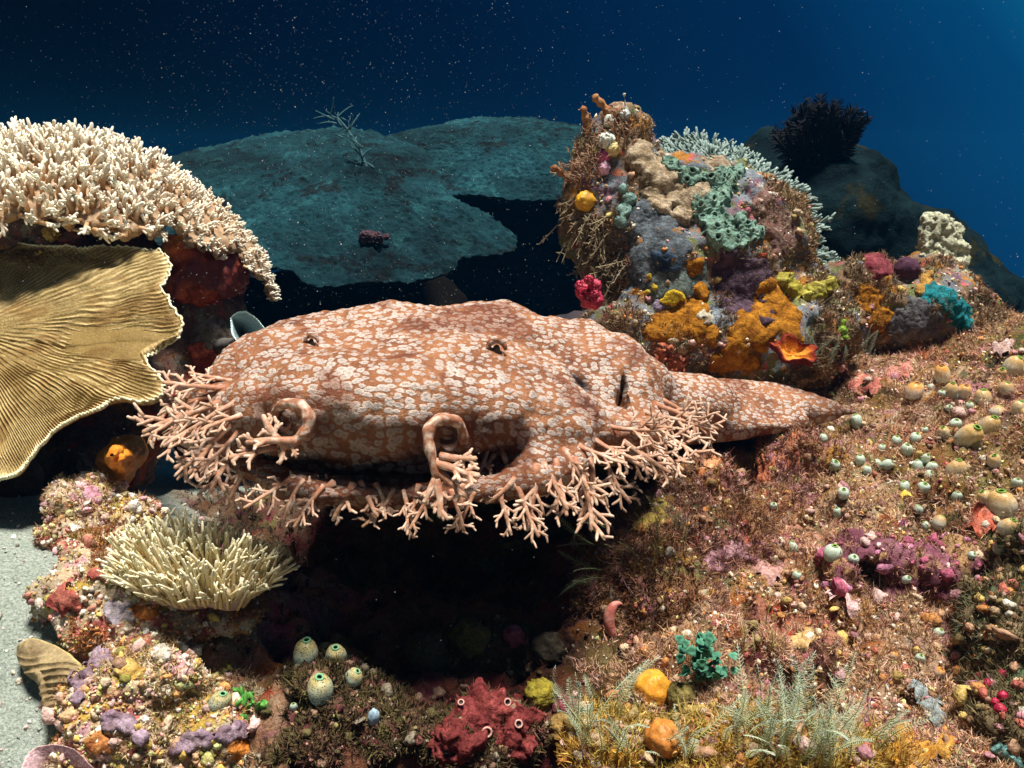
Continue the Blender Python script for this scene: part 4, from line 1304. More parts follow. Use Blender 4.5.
# pale knobbly sponge on the right end
f_ = Field(.005, .02).add(936, 232, 1.24, 16, 20, .022).add(942, 258, 1.24, 20, 24, .025).add(954, 282, 1.23, 14, 20, .02).add(948, 240, 1.25, 12, 16, .02).add(931, 262, 1.24, 14, 14, .02)
v, f = f_.solve(); v, f = subdiv(v, f); v = roughen(v, f, [(50, .008, 3), (170, .004, 2)], 8)
mb = MB(); mb.add(v, f, mixc((.30, .30, .20), (.50, .50, .36), np.clip(.5 + fbm(v, 90, 3, 3), 0, 1)))
tag(mb.build('knobbly_sponge', m_sponge), 'tall pale knobbly sponge standing at the right end of the outcrop', 'sponge')
lump('sponge', 908, 274, 12, m_sponge, (.05, .02, .04), (.10, .04, .06), 'dark plum ball sponge left of the pale knobbly sponge', 'sponge', keys=['bommie'], seed=41)
crust('sponge', 'bommie', [(882, 268, 13), (872, 262, 9)], .006, m_sponge, (.25, .04, .06), (.36, .09, .10), 'wine red crust on the right shoulder of the outcrop', 'sponge', lump=.7, seed=42)

# ---- under and beside the white coral
f_ = Field(.0045, .02).add(204, 268, 1.09, 42, 32, .05).add(226, 280, 1.10, 20, 18, .04).add(188, 286, 1.07, 24, 20, .04).add(183, 247, 1.05, 14, 14, .02)
v, f = f_.solve(); v = roughen(v, f, [(26, .009, 3), (80, .004, 2)], 6); host('redsponge', v, f)
pv = world2px(v)
hot = sstep(24, 8, np.hypot(pv[:, 0] - 178, pv[:, 1] - 246)) + .8 * sstep(18, 6, np.hypot(pv[:, 0] - 188, pv[:, 1] - 296)) + sstep(.35, .6, fbm(v, 36, 3, 8)) * .5
mb = MB(); mb.add(v, f, mixc((.17, .028, .018), (.62, .12, .03), np.clip(hot, 0, 1)))
tag(mb.build('sponge', m_soft), 'smooth dark red sponge under the white branching coral', 'sponge')
crust('sponge', 'redsponge', [(178, 243, 10), (184, 237, 8), (172, 250, 7)], .007, m_soft, (.70, .16, .02), (.80, .30, .06), 'bright orange sponge lobe at the rim of the dark red sponge', 'sponge', lump=.6, lsc=60, seed=43)
crust('sponge', 'pillar', [(130, 285, 22), (105, 275, 16), (150, 278, 12)], .007, m_sponge, (.40, .20, .20), (.62, .46, .40), 'pinkish white crust along the top of the golden leaf coral', 'sponge', seed=44)
for i, (x, y, r, lab) in enumerate([(24, 268, 11, 'mustard yellow sponge lobe in the shade at the far left edge'), (45, 262, 10, 'second mustard sponge lobe in shade, left of the amber one'), (62, 272, 12, 'amber sponge lobe in shade above the golden leaf coral'), (52, 236, 8, 'small orange sponge lobe deep under the white branching coral')]):
    lump('sponge', x, y, r, m_soft, (.30, .16, .02), (.46, .28, .04), lab, 'sponge', 'yellow sponge lobes shaded by the white branching coral', amp=.4, sc=3, seed=45 + i, keys=['pillar'])
for i, (x, y, r, ca, cb, lab) in enumerate([(200, 296, 13, (.36, .05, .02), (.55, .12, .04), 'red orange crust low on the dark red sponge'), (200, 350, 12, (.34, .06, .03), (.45, .10, .05), 'rusty red crust on the shaded pillar'), (232, 372, 16, (.30, .06, .02), (.42, .10, .03), 'rusty orange crust on the pillar beside the head of the shark'),
                                            (212, 335, 18, (.16, .13, .09), (.28, .22, .18), 'drab grey brown crust on the shaded pillar')]):
    crust('sponge', 'pillar' if i else 'redsponge', [(x, y, r), (x + r * .8, y + 3, r * .7)], .005, m_sponge, ca, cb, lab, 'sponge', seed=50 + i)
# small frilled cup coral
outc = [(232, 318, 0.886), (243, 312, 0.875), (256, 318, 0.866), (267, 334, 0.860), (268, 345, 0.855), (255, 348, 0.855), (242, 345, 0.860), (233, 334, 0.870)]
v, f, R, rim, nrm, K, q = plate(outc, (240, 334, .905), .003, 160, 40, -.004, .03, 60, (.002, 30), 6, lambda R, T, p: .0016 * np.abs(np.sin(T * 2 * np.pi * 26)) * R)
mb = MB(); mb.add(v, f, np.clip(mixc((.10, .14, .15), (.24, .32, .33), R ** 2) * mixc((1, 1, 1), (2.3, 2.3, 2.2), sstep(.93, .98, R)), 0, .8))
cupo = mb.build('cup_coral', m_leaf)
pth = spline(np.array([P(241, 336, .908), P(238, 342, .96), P(230, 346, 1.02), P(220, 346, 1.10)]), 14)
vt, ft, tt = tube(pth, np.linspace(.004, .013, 14), 10)
vt = vt + normals(vt, ft[0]) * (.002 * fbm(vt, 90, 2, 4))[:, None]
mb = MB(); mb.add(vt, ft, (.10, .09, .08)); mb.build('stalk', m_leaf, cupo)
tag(cupo, 'small bluish frilled coral with a white rim between the pillar and the shark', 'coral')
# orange elephant ear sponge
outc = [(112, 440, 0.864), (128, 436, 0.853), (143, 438, 0.848), (146, 452, 0.837), (136, 466, 0.832), (126, 482, 0.826), (112, 484, 0.832), (101, 470, 0.837), (98, 462, 0.853)]
v, f, R, rim, nrm, K, q = plate(outc, (120, 460, .722), .010, 120, 40, .010, .05, 40, (.006, 30), 7)
v = roughen(v, f, [(90, .0025, 2)], 5)
mb = MB(); mb.add(v, f, mixc((.55, .17, .012), (.66, .27, .03), np.clip(.5 + fbm(v, 50, 2, 3), 0, 1)))
tag(mb.build('elephant_ear_sponge', m_soft), 'thick orange ear shaped sponge under the golden leaf coral', 'sponge')
lump('sponge', 14, 492, 27, m_sponge, (.07, .045, .03), (.14, .09, .06), 'dark brown ball sponge in shade at the left edge', 'sponge', seed=60, amp=.06)

# ---- bottom left
outc = [(18, 648, .60), (40, 640, .595), (66, 652, .585), (84, 668, .575), (80, 690, .565), (72, 726, .555), (60, 728, .555), (46, 712, .56), (42, 690, .57), (24, 672, .585)]
v, f, R, rim, nrm, K, q = plate(outc, (52, 676, .585), .008, 420, 70, .010, .03, 40, (.006, 24), 8,
                                lambda R, T, p: .0022 * (1 - np.abs(np.sin(world2px(p)[:, 1] * .42 + 1.1 * np.sin(world2px(p)[:, 0] * .12) + 1.5 * fbm(p, 40, 2, 3)))) * sstep(652, 672, world2px(p)[:, 1]))
mb = MB(); mb.add(v, f, mixc((.15, .10, .045), (.32, .24, .12), np.clip(.5 + .8 * fbm(v, 60, 3, 3), 0, 1)) * mixc((1, 1, 1), (1.5, 1.6, 1.3), sstep(.93, .99, R)))
tag(mb.build('ridged_coral', m_leaf), 'olive brown wavy ridged coral flap lying on the sand at the lower left', 'coral')
outc = [(30, 752, .535), (50, 744, .535), (72, 748, .53), (88, 762, .525), (96, 776, .52), (60, 792, .51), (24, 780, .52)]
v, f, R, rim, nrm, K, q = plate(outc, (56, 768, .535), .006, 160, 40, -.006, .02, 40, (.003, 30), 9)
mb = MB(); mb.add(v, f, mixc((.16, .09, .07), (.40, .27, .28), sstep(.4, .9, R)) * mixc((1, 1, 1), (1.7, 1.6, 1.5), sstep(.93, .98, R)))
tag(mb.build('plate_sponge', m_sponge), 'brown saucer sponge with a pale rim at the bottom left edge', 'sponge')
for i, (ds, lab) in enumerate([([(78, 684, 9), (85, 672, 9), (96, 662, 10), (106, 656, 8), (80, 700, 8)], 'mauve sponge branch beside the ridged coral flap'),
                               ([(190, 742, 12), (205, 738, 11), (222, 735, 11), (238, 732, 10), (178, 748, 8)], 'mauve sponge along the bottom left rubble'),
                               ([(112, 722, 12), (128, 726, 11), (140, 738, 9)], 'mauve sponge patch in the middle of the bottom left rubble')]):
    crust('sponge', 'leftfront', ds, .007, m_sponge, (.22, .14, .19), (.36, .27, .32), lab, 'sponge', 'mauve sponges on the bottom left rubble', lump=.5, seed=63 + i)
for i, (k, x, y, r, ca, cb, lab) in enumerate([('leftfront', 130, 670, 12, (.5, .3, .06), (.66, .5, .2), 'ochre crust near the top of the bottom left rubble'), ('leftfront', 100, 742, 12, (.5, .16, .05), (.6, .3, .1), 'rust orange crust at the bottom left corner rubble'),
                                               ('leftboulder', 66, 600, 13, (.30, .06, .05), (.42, .14, .10), 'brick red crust on the left flank of the pale boulder'), ('leftboulder', 98, 575, 9, (.34, .07, .05), (.46, .16, .12), 'brick red crust on the front of the pale boulder'),
                                               ('leftboulder', 118, 612, 14, (.34, .29, .34), (.48, .42, .44), 'lilac crust low on the pale boulder'), ('leftboulder', 142, 612, 12, (.46, .12, .03), (.58, .24, .06), 'orange red tuft like crust between boulder and finger coral'),
                                               ('leftboulder', 128, 572, 13, (.30, .20, .05), (.44, .32, .10), 'olive crust at the top right of the pale boulder'), ('leftknob', 92, 495, 9, (.50, .20, .28), (.6, .36, .42), 'pink crust on the cream rock behind the finger coral'),
                                               ('leftfront', 245, 745, 16, (.50, .14, .02), (.66, .26, .05), 'orange crust at the right end of the bottom left rubble'), ('leftfront', 160, 655, 10, (.46, .42, .34), (.6, .56, .48), 'grey cream crust on the top of the bottom left rubble')]):
    crust('sponge', k, [(x, y, r), (x + r * .7, y + r * .3, r * .7), (x - r * .6, y + r * .2, r * .6)], .005, m_sponge, ca, cb, lab, 'sponge', rag=.5, nsc=90, lump=.4, lsc=130, seed=70 + i)

# ---- bottom centre
crust('sponge', 'hollowrock', [(490, 712, 34), (470, 730, 26), (520, 735, 26), (455, 745, 22), (505, 690, 20)], .010, m_sponge, (.13, .022, .022), (.24, .05, .045), 'dark red rough sponge with pale ringed openings at the bottom centre', 'sponge', lump=1.1, lsc=110, sub=2, seed=81)
red = [o for o in bpy.data.objects if o.get('label', '').startswith('dark red rough')]
if red:
    for x, y, r in ((483, 727, 4.5), (512, 729, 3.5), (499, 707, 3.2), (462, 716, 2.8)):
        p, n, d = place(x, y, ['hollowrock', 'ground']); s = d / FPX; G = frame(unit(n - FWD)); p = p + unit(n) * .011 - FWD * .004
        a = np.linspace(0, 2 * np.pi, 15)
        rp_ = p + (np.cos(a)[:, None] * G[0] + np.sin(a)[:, None] * G[1]) * r * s
        mb = MB(); v, f, t = tube(rp_, np.full(15, r * s * .26), 6, False); mb.add(v, f, (.55, .30, .24))
        mb.add(np.concatenate((rp_[:-1], [p - G[2] * .002])), np.array([(i, (i + 1) % 14, 14) for i in range(14)]), (.02, .005, .005))
        mb.build('oscule', m_soft, red[0])
for i, (x, y, r, ca, cb, lab, pt) in enumerate([
    (651, 697, 19, (.52, .20, .015), (.66, .32, .03), 'glossy orange ball sponge at the edge of the hollow', 1), (664, 744, 18, (.40, .13, .02), (.52, .22, .04), 'dull orange ball sponge among the feathery hydroids', 1),
    (686, 703, 16, (.10, .08, .02), (.20, .16, .05), 'olive ball sponge right of the glossy orange one', 1), (541, 700, 15, (.20, .16, .02), (.30, .24, .03), 'mossy yellow ball sponge right of the dark red sponge', 0),
    (563, 735, 15, (.16, .10, .03), (.24, .15, .05), 'brown ball sponge at the bottom centre', 0), (566, 714, 13, (.13, .03, .035), (.2, .05, .06), 'small maroon ball sponge in the hollow', 0),
    (470, 645, 20, (.06, .05, .015), (.12, .10, .03), 'dark olive lump sponge in the hollow below the mouth', 0), (425, 662, 22, (.035, .03, .02), (.07, .055, .03), 'nearly black brown lump sponge in the hollow', 0),
    (545, 655, 16, (.06, .045, .03), (.10, .08, .05), 'drab lump sponge at the back of the hollow', 0), (512, 640, 11, (.16, .04, .06), (.26, .08, .10), 'small plum sponge at the back of the hollow', 0)]):
    lump('sponge', x, y, r, m_soft if i < 2 else m_sponge, ca, cb, lab, 'sponge', amp=.18 if i < 3 else .28, sc=2.2, seed=90 + i, pits=pt)
lump('sponge', 373, 722, 6, m_soft, (.22, .34, .42), (.36, .48, .55), 'tiny pale blue sponge in the hollow right of the sea squirts', 'sponge', sq=(1, 1, 1.8), seed=101)
# pink crescent shell
p, n, d = place(618, 618, ['rise', 'ground']); s = d / FPX
a = np.linspace(-1.9, 1.6, 24); pth = p - FWD * .008 + (np.cos(a + math.pi)[:, None] * RIGHT * 10 + np.sin(a + math.pi)[:, None] * -UP * -17) * s
rd = s * 6 * np.clip(np.cos(np.linspace(-1.45, 1.45, 24)), .12, 1)
v, f, t = tube(pth, rd, 10); mb = MB(); mb.add(v, f, mixc((.45, .12, .09), (.58, .26, .20), np.clip(.5 + fbm(v, 90, 2, 2), 0, 1)))
tag(mb.build('sponge', m_soft), 'salmon pink crescent shaped sponge on the dark side of the rock knob', 'sponge')

# ---- right rise
rock('holed', 'reef_rock', Field(.004, .02).add(846, 572, .72, 22, 26, .03).add(872, 552, .73, 32, 18, .03).add(905, 572, .72, 26, 26, .03).add(880, 602, .71, 30, 16, .03).add(935, 590, .71, 24, 30, .03).add(955, 560, .73, 26, 24, .03)
     .add(873, 578, .70, 20, 17, .04, sub=True, k=.01).add(925, 610, .69, 8, 10, .03, sub=True, k=.01), [(26, .008, 3), (90, .005, 3)],
     reef_mat('magenta_rock', [(.09, .03, .04), (.21, .065, .095), (.36, .18, .20)], [((.34, .20, .09), 30, .50), ((.12, .04, .05), 40, .62)], 41.0, attr=True), 'magenta crusted rock with a dark hole on the right rise', 'rock', 14)
rock('rightwall', 'reef_rock', Field(.004, .02).add(1005, 660, .62, 40, 60, .045).add(1015, 730, .57, 40, 40, .04).add(985, 610, .66, 26, 30, .03).add(1020, 570, .68, 26, 50, .03), [(24, .010, 3), (80, .006, 3)],
     reef_mat('dark_turf_rock', [(.06, .045, .02), (.16, .11, .05), (.26, .2, .12)], [((.08, .12, .06), 30, .58), ((.3, .12, .14), 40, .62), ((.3, .27, .2), 50, .63)], 44.0, attr=True), 'dark green turf covered rock at the lower right edge', 'rock', 15)
for i, (k, ds, t, ca, cb, lab) in enumerate([
    ('holed', [(955, 612, 10), (960, 600, 9), (952, 626, 8)], .008, (.62, .14, .04), (.75, .32, .14), 'orange red sponge at the right of the magenta rock'),
    ('ground', [(983, 512, 14), (975, 528, 14), (990, 525, 10)], .006, (.52, .10, .05), (.66, .26, .18), 'feathery red crust right of the tan sea squirts'),
    ('ground', [(838, 605, 14), (850, 612, 12)], .008, (.60, .36, .36), (.72, .52, .50), 'pale pink crust left below the dark hole'),
    ('ground', [(860, 385, 12), (875, 388, 10)], .004, (.46, .12, .10), (.58, .24, .18), 'red crust at the top of the rise near the outcrop'),
    ('ground', [(905, 372, 10), (895, 376, 8)], .004, (.46, .12, .10), (.58, .28, .22), 'reddish crust high on the right rise'),
    ('ground', [(850, 730, 14), (868, 738, 12)], .007, (.46, .10, .22), (.6, .28, .36), 'pink crust low on the right rise beside the hydroids'),
    ('ground', [(900, 742, 20), (925, 752, 18), (945, 748, 14)], .006, (.42, .18, .02), (.58, .34, .08), 'ochre crust at the lower right'),
    ('ground', [(790, 600, 16), (805, 640, 14)], .005, (.50, .30, .10), (.62, .42, .2), 'golden crust in the middle of the right rise'),
    ('ground', [(770, 565, 18), (755, 555, 12)], .005, (.46, .22, .20), (.58, .36, .32), 'dusty pink crust right of the rock knob'),
    ('rightwall', [(1003, 752, 12), (1012, 758, 10)], .008, (.10, .26, .25), (.20, .40, .38), 'teal sponge in the lower right corner'),
    ('ground', [(918, 690, 12), (930, 705, 12), (938, 720, 10), (942, 672, 8)], .006, (.20, .24, .24), (.34, .40, .40), 'grey blue sponge streak on the lower right'),
    ('ground', [(905, 497, 7), (915, 500, 6)], .005, (.62, .44, .04), (.72, .56, .10), 'yellow crust among the green sea squirts'),
    ('ground', [(1000, 350, 9), (1008, 345, 7)], .006, (.50, .34, .32), (.62, .46, .42), 'pale pink crust at the top right edge'),
    ('rise', [(706, 470, 12), (712, 466, 10)], .006, (.46, .16, .05), (.56, .30, .16), 'rust and cream crust on the tip of the rock knob'),
    ('rise', [(655, 515, 16), (640, 522, 12)], .006, (.22, .17, .03), (.34, .26, .06), 'mustard crust under the side fringe of the shark'),
    ('rise', [(720, 560, 18), (738, 552, 14)], .005, (.34, .16, .20), (.48, .28, .30), 'dusty mauve crust on the right of the rock knob')]):
    crust('sponge', k, ds, t, m_sponge, ca, cb, lab, 'sponge', rag=.45, nsc=80, lump=.45, lsc=120, seed=110 + i)
for i, (x, y, r, lab) in enumerate([(981, 678, 5, 'crimson sponge bead at the right, above its neighbours'), (989, 687, 6, 'crimson sponge bead, largest of the cluster at the right edge'), (1003, 676, 5, 'crimson sponge bead nearest the right edge'), (1000, 712, 6, 'crimson sponge bead, lowest of the cluster'), (1002, 697, 5, 'crimson sponge bead between the largest and the lowest'), (995, 703, 4, 'tiny crimson sponge bead beside the lowest')]):
    lump('sponge', x, y, r, m_soft, (.30, .005, .03), (.46, .02, .07), lab, 'sponge', 'crimson sponge beads at the right edge', seed=120 + i)
# red striped curtain sponge under the tail
f_ = Field(.003, .012).add(800, 470, .885, 22, 36, .02).add(770, 478, .89, 14, 26, .02)
v, f = f_.solve(); pv = world2px(v); n_ = normals(v, f)
v = v + n_ * (.003 * np.sin(pv[:, 0] * 1.3 + fbm(v, 30, 2, 2)) + .004 * fbm(v, 60, 3, 3))[:, None]
mb = MB(); mb.add(v, f, mixc((.18, .035, .02), (.46, .16, .08), np.clip(.5 + .5 * np.sin(pv[:, 0] * 1.3) + .5 * fbm(v, 60, 3, 5), 0, 1)))
tag(mb.build('curtain_sponge', m_sponge), 'rust red striped sponge curtain hanging under the tail', 'sponge')
host('curtain', v, f)

# ------------------------------------------------------------------ sea squirts
def squirt_mat(name, low, high, dots, dscale, drad):
    m, nt, b = new_mat(name, .45, .35)
    t = nd(nt, 'ShaderNodeTexCoord'); s = nd(nt, 'ShaderNodeSeparateXYZ')
    nt.links.new(t.outputs['Object'], s.inputs[0])
    n = noise_n(nt, 1.6, 3, 3.0)
    z = math_n(nt, 'ADD', s.outputs['Z'], math_n(nt, 'MULTIPLY', math_n(nt, 'SUBTRACT', n, .5), 1.0))
    c = ramp(nt, math_n(nt, 'MULTIPLY', z, .62), [(.30, low), (.85, high)])
    v = nd(nt, 'ShaderNodeTexVoronoi', Scale=dscale); nt.links.new(t.outputs['Object'], v.inputs['Vector'])
    f = ramp(nt, v.outputs['Distance'], [(drad, (0, 0, 0)), (drad + .14, (1, 1, 1))])
    c = mix(nt, f, dots, c)
    c = mix(nt, 1.0, c, ramp(nt, noise_n(nt, 5, 4, 6.0), [(.3, (.75,) * 3), (.7, (1.2,) * 3)]), 'MULTIPLY')
    nt.links.new(c, b.inputs['Base Color'])
    b.inputs['Subsurface Weight'].default_value = .2
    b.inputs['Subsurface Radius'].default_value = (.25, .2, .12)
    b.inputs['Subsurface Scale'].default_value = .5
    bump_n(nt, b, f, .05, .6)
    return m


M_SQ = {'green': squirt_mat('sea_squirt_green', (.36, .46, .36), (.50, .60, .44), (.16, .30, .20), 7.0, .12),
        'tan': squirt_mat('sea_squirt_tan', (.46, .47, .39), (.52, .31, .11), (.26, .15, .07), 7.0, .10),
        'orange': squirt_mat('sea_squirt_orange', (.66, .64, .56), (.66, .28, .05), (.5, .3, .16), 7.0, .08),
        'dotted': squirt_mat('sea_squirt_dotted', (.26, .42, .40), (.42, .34, .14), (.05, .05, .03), 8.5, .20),
        'olive': squirt_mat('sea_squirt_olive', (.16, .16, .07), (.22, .20, .08), (.08, .08, .03), 7.0, .1)}
m_lip = {'green': (.22, .34, .08), 'tan': (.15, .25, .03), 'orange': (.4, .17, .04), 'dotted': (.16, .36, .18), 'olive': (.12, .16, .05)}
m_siph = attr_mat('sea_squirt_opening', .5, .3, .15, 6, 0, 3.0)


def make_squirt(kind, variant):
    """an urn of unit size: body, green lipped opening at the top, small opening on the side"""
    r_ = np.random.RandomState(variant * 3 + 1)
    prof = [(.0, -.05), (.34, -.02), (.60, .16), (.76, .45), (.80, .75), (.74, 1.05), (.58, 1.30), (.36, 1.43), (.25, 1.48)]
    N = 22; a = np.arange(N) / N * 2 * np.pi
    pr = spline(np.array([(x, 0, z) for x, z in prof]), 22)
    lean = r_.uniform(.1, .3)
    vs = []
    for x, _, z in pr:
        rr = x * (1 + .06 * np.sin(a * 2 + variant) + .03 * np.sin(a * 3 + 2 * variant))
        vs.append(np.stack((np.cos(a) * rr + lean * max(0, z) ** 2 * .35, np.sin(a) * rr, np.full(N, z)), 1))
    vs = np.concatenate(vs); m = len(pr)
    q = np.concatenate([np.stack((k * N + np.arange(N), k * N + (np.arange(N) + 1) % N, (k + 1) * N + (np.arange(N) + 1) % N, (k + 1) * N + np.arange(N)), 1) for k in range(m - 1)])
    mb = MB(); mb.add(roughen(vs, q, [(1.3, .06, 2)], variant), q)
    o = mb.build('sea_squirt', M_SQ[kind], origin=(0, 0, 0))
    cx = lean * 1.47 ** 2 * .35
    ring = np.stack((np.cos(np.linspace(0, 2 * np.pi, 17)) * .24 + cx, np.sin(np.linspace(0, 2 * np.pi, 17)) * .21, np.full(17, 1.48)), 1)
    v, f, t = tube(ring, np.full(17, .075), 7, False)
    mb = MB(); mb.add(v, f, m_lip[kind])
    ring2 = ring.copy(); ring2[:, 2] = 1.44
    mb.add(np.concatenate((ring2[:16], [(cx, 0, 1.05)])), np.array([(i, (i + 1) % 16, 16) for i in range(16)]), (.02, .05, .015))
    mb.build('siphon', m_siph, o)
    return o


PROTO = {}


def squirt(px, py, size, kind, label, group, face=(0, 0), keys=None, seed=0):
    """size = width in picture pixels; face = which way the opening leans in the picture"""
    p, n, d = place(px, py, keys)
    s = size * d / FPX / 1.75
    var = seed % 3
    key = (kind, var)
    if key not in PROTO:
        o = make_squirt(kind, var); PROTO[key] = o; fresh = o
    else:
        src = PROTO[key]; fresh = src.copy(); COL.objects.link(fresh)
        for ch in src.children:
            c = ch.copy(); COL.objects.link(c); c.parent = fresh
    rr = random.Random(seed * 13 + 5)
    ax = unit(n * .2 + np.array((0, 0, .9)) - FWD * .06 + RIGHT * face[0] - UP * face[1] + RIGHT * rr.uniform(-.3, .3) - FWD * rr.uniform(-.25, .3))
    M = Matrix(np.stack(frame(ax, rr.uniform(0, 6)), 1).tolist()).to_4x4()
    fresh.matrix_world = Matrix.Translation(Vector(p - ax * s * .45)) @ M @ Matrix.Diagonal((s * rr.uniform(.82, 1.08), s * rr.uniform(.82, 1.08), s * rr.uniform(.95, 1.4), 1))
    tag(fresh, label, 'sea squirt', group)
    return fresh


random.seed(4)
G1 = 'dotted sea squirts in the hollow'
for i, (x, y, sz, fc, lab) in enumerate([(305, 662, 27, (.1, -.2), 'dotted sea squirt with a pointed top, leftmost of the group in the hollow'), (336, 660, 26, (.25, -.1), 'dotted sea squirt at the upper right of the group in the hollow'),
                                         (320, 693, 34, (.35, .1), 'largest dotted sea squirt, lowest of the group in the hollow'), (352, 680, 22, (.6, .1), 'small dotted sea squirt with its opening turned to the right'),
                                         (328, 650, 13, (-.3, 0), 'tiny dotted sea squirt squeezed between two larger ones')]):
    squirt(x, y, sz, 'dotted', lab, G1, fc, ['hollowrock', 'ground', 'leftfront'], i)
squirt(219, 705, 25, 'dotted', 'lone dotted sea squirt with a bright green lip on the bottom left rubble', None, (.0, .1), ['leftfront', 'ground'], 5)
squirt(294, 709, 10, 'green', 'tiny pale green sea squirt below the dotted group', None, (.2, 0), None, 6)
G2 = 'tan and orange sea squirts on the right rise'
for i, (x, y, sz, k, fc, lab) in enumerate([
    (1009, 372, 19, 'tan', (.3, 0), 'tan sea squirt with a green lip, topmost at the right edge'), (1001, 377, 15, 'tan', (.0, .1), 'smaller tan sea squirt tucked against the topmost one'), (1019, 372, 16, 'tan', (.2, 0), 'tan sea squirt cut by the right edge, beside the topmost one'),
    (1006, 391, 16, 'tan', (.2, .1), 'tan sea squirt directly under the topmost pair'), (983, 401, 18, 'tan', (.35, 0), 'tall tan sea squirt, upper left of the dense cluster'), (995, 415, 17, 'tan', (.3, .1), 'tan sea squirt between the tall one and the big pair'),
    (985, 432, 24, 'tan', (.35, .1), 'big tan sea squirt, right one of the big pair'), (964, 441, 26, 'tan', (.3, .1), 'big pale tan sea squirt, left one of the big pair'), (949, 396, 16, 'tan', (.1, .1), 'pale sea squirt with a green lip right of the orange capped one'),
    (963, 395, 14, 'orange', (.1, -.1), 'narrow orange topped white sea squirt between two tan ones'), (913, 394, 20, 'orange', (-.1, -.1), 'white sea squirt with an orange cap, leftmost on the upper rise'), (942, 380, 18, 'orange', (0, -.1), 'squat white sea squirt with orange top, highest in the middle'),
    (944, 435, 13, 'tan', (-.2, .1), 'slim tan sea squirt left of the big pair'), (1019, 412, 18, 'tan', (.1, .1), 'tan sea squirt at the right edge with a dark underside'), (955, 475, 21, 'tan', (.2, 0), 'tan sea squirt standing alone below the big pair'),
    (1001, 510, 30, 'tan', (.25, 0), 'very large tan sea squirt near the right edge, the biggest of all'), (987, 500, 16, 'tan', (-.1, 0), 'small tan sea squirt leaning on the biggest one'), (1006, 531, 21, 'tan', (.2, .1), 'round tan sea squirt just below the biggest one'),
    (994, 464, 17, 'tan', (.1, .1), 'brownish tan sea squirt above the biggest one'), (938, 525, 15, 'tan', (.2, 0), 'tan sea squirt with a tiny green neighbour below the lone one'), (938, 675, 12, 'orange', (0, 0), 'small cream and orange sea squirt low on the right rise'),
    (893, 657, 10, 'orange', (0, 0), 'tiny orange topped sea squirt in the pink turf'), (974, 446, 12, 'olive', (.1, .1), 'dark olive sea squirt under the big pair')]):
    squirt(x, y, sz, k, lab, G2, fc, ['ground', 'rightwall', 'holed', 'bommie'], i)
G3 = 'pale green sea squirts on the right rise'
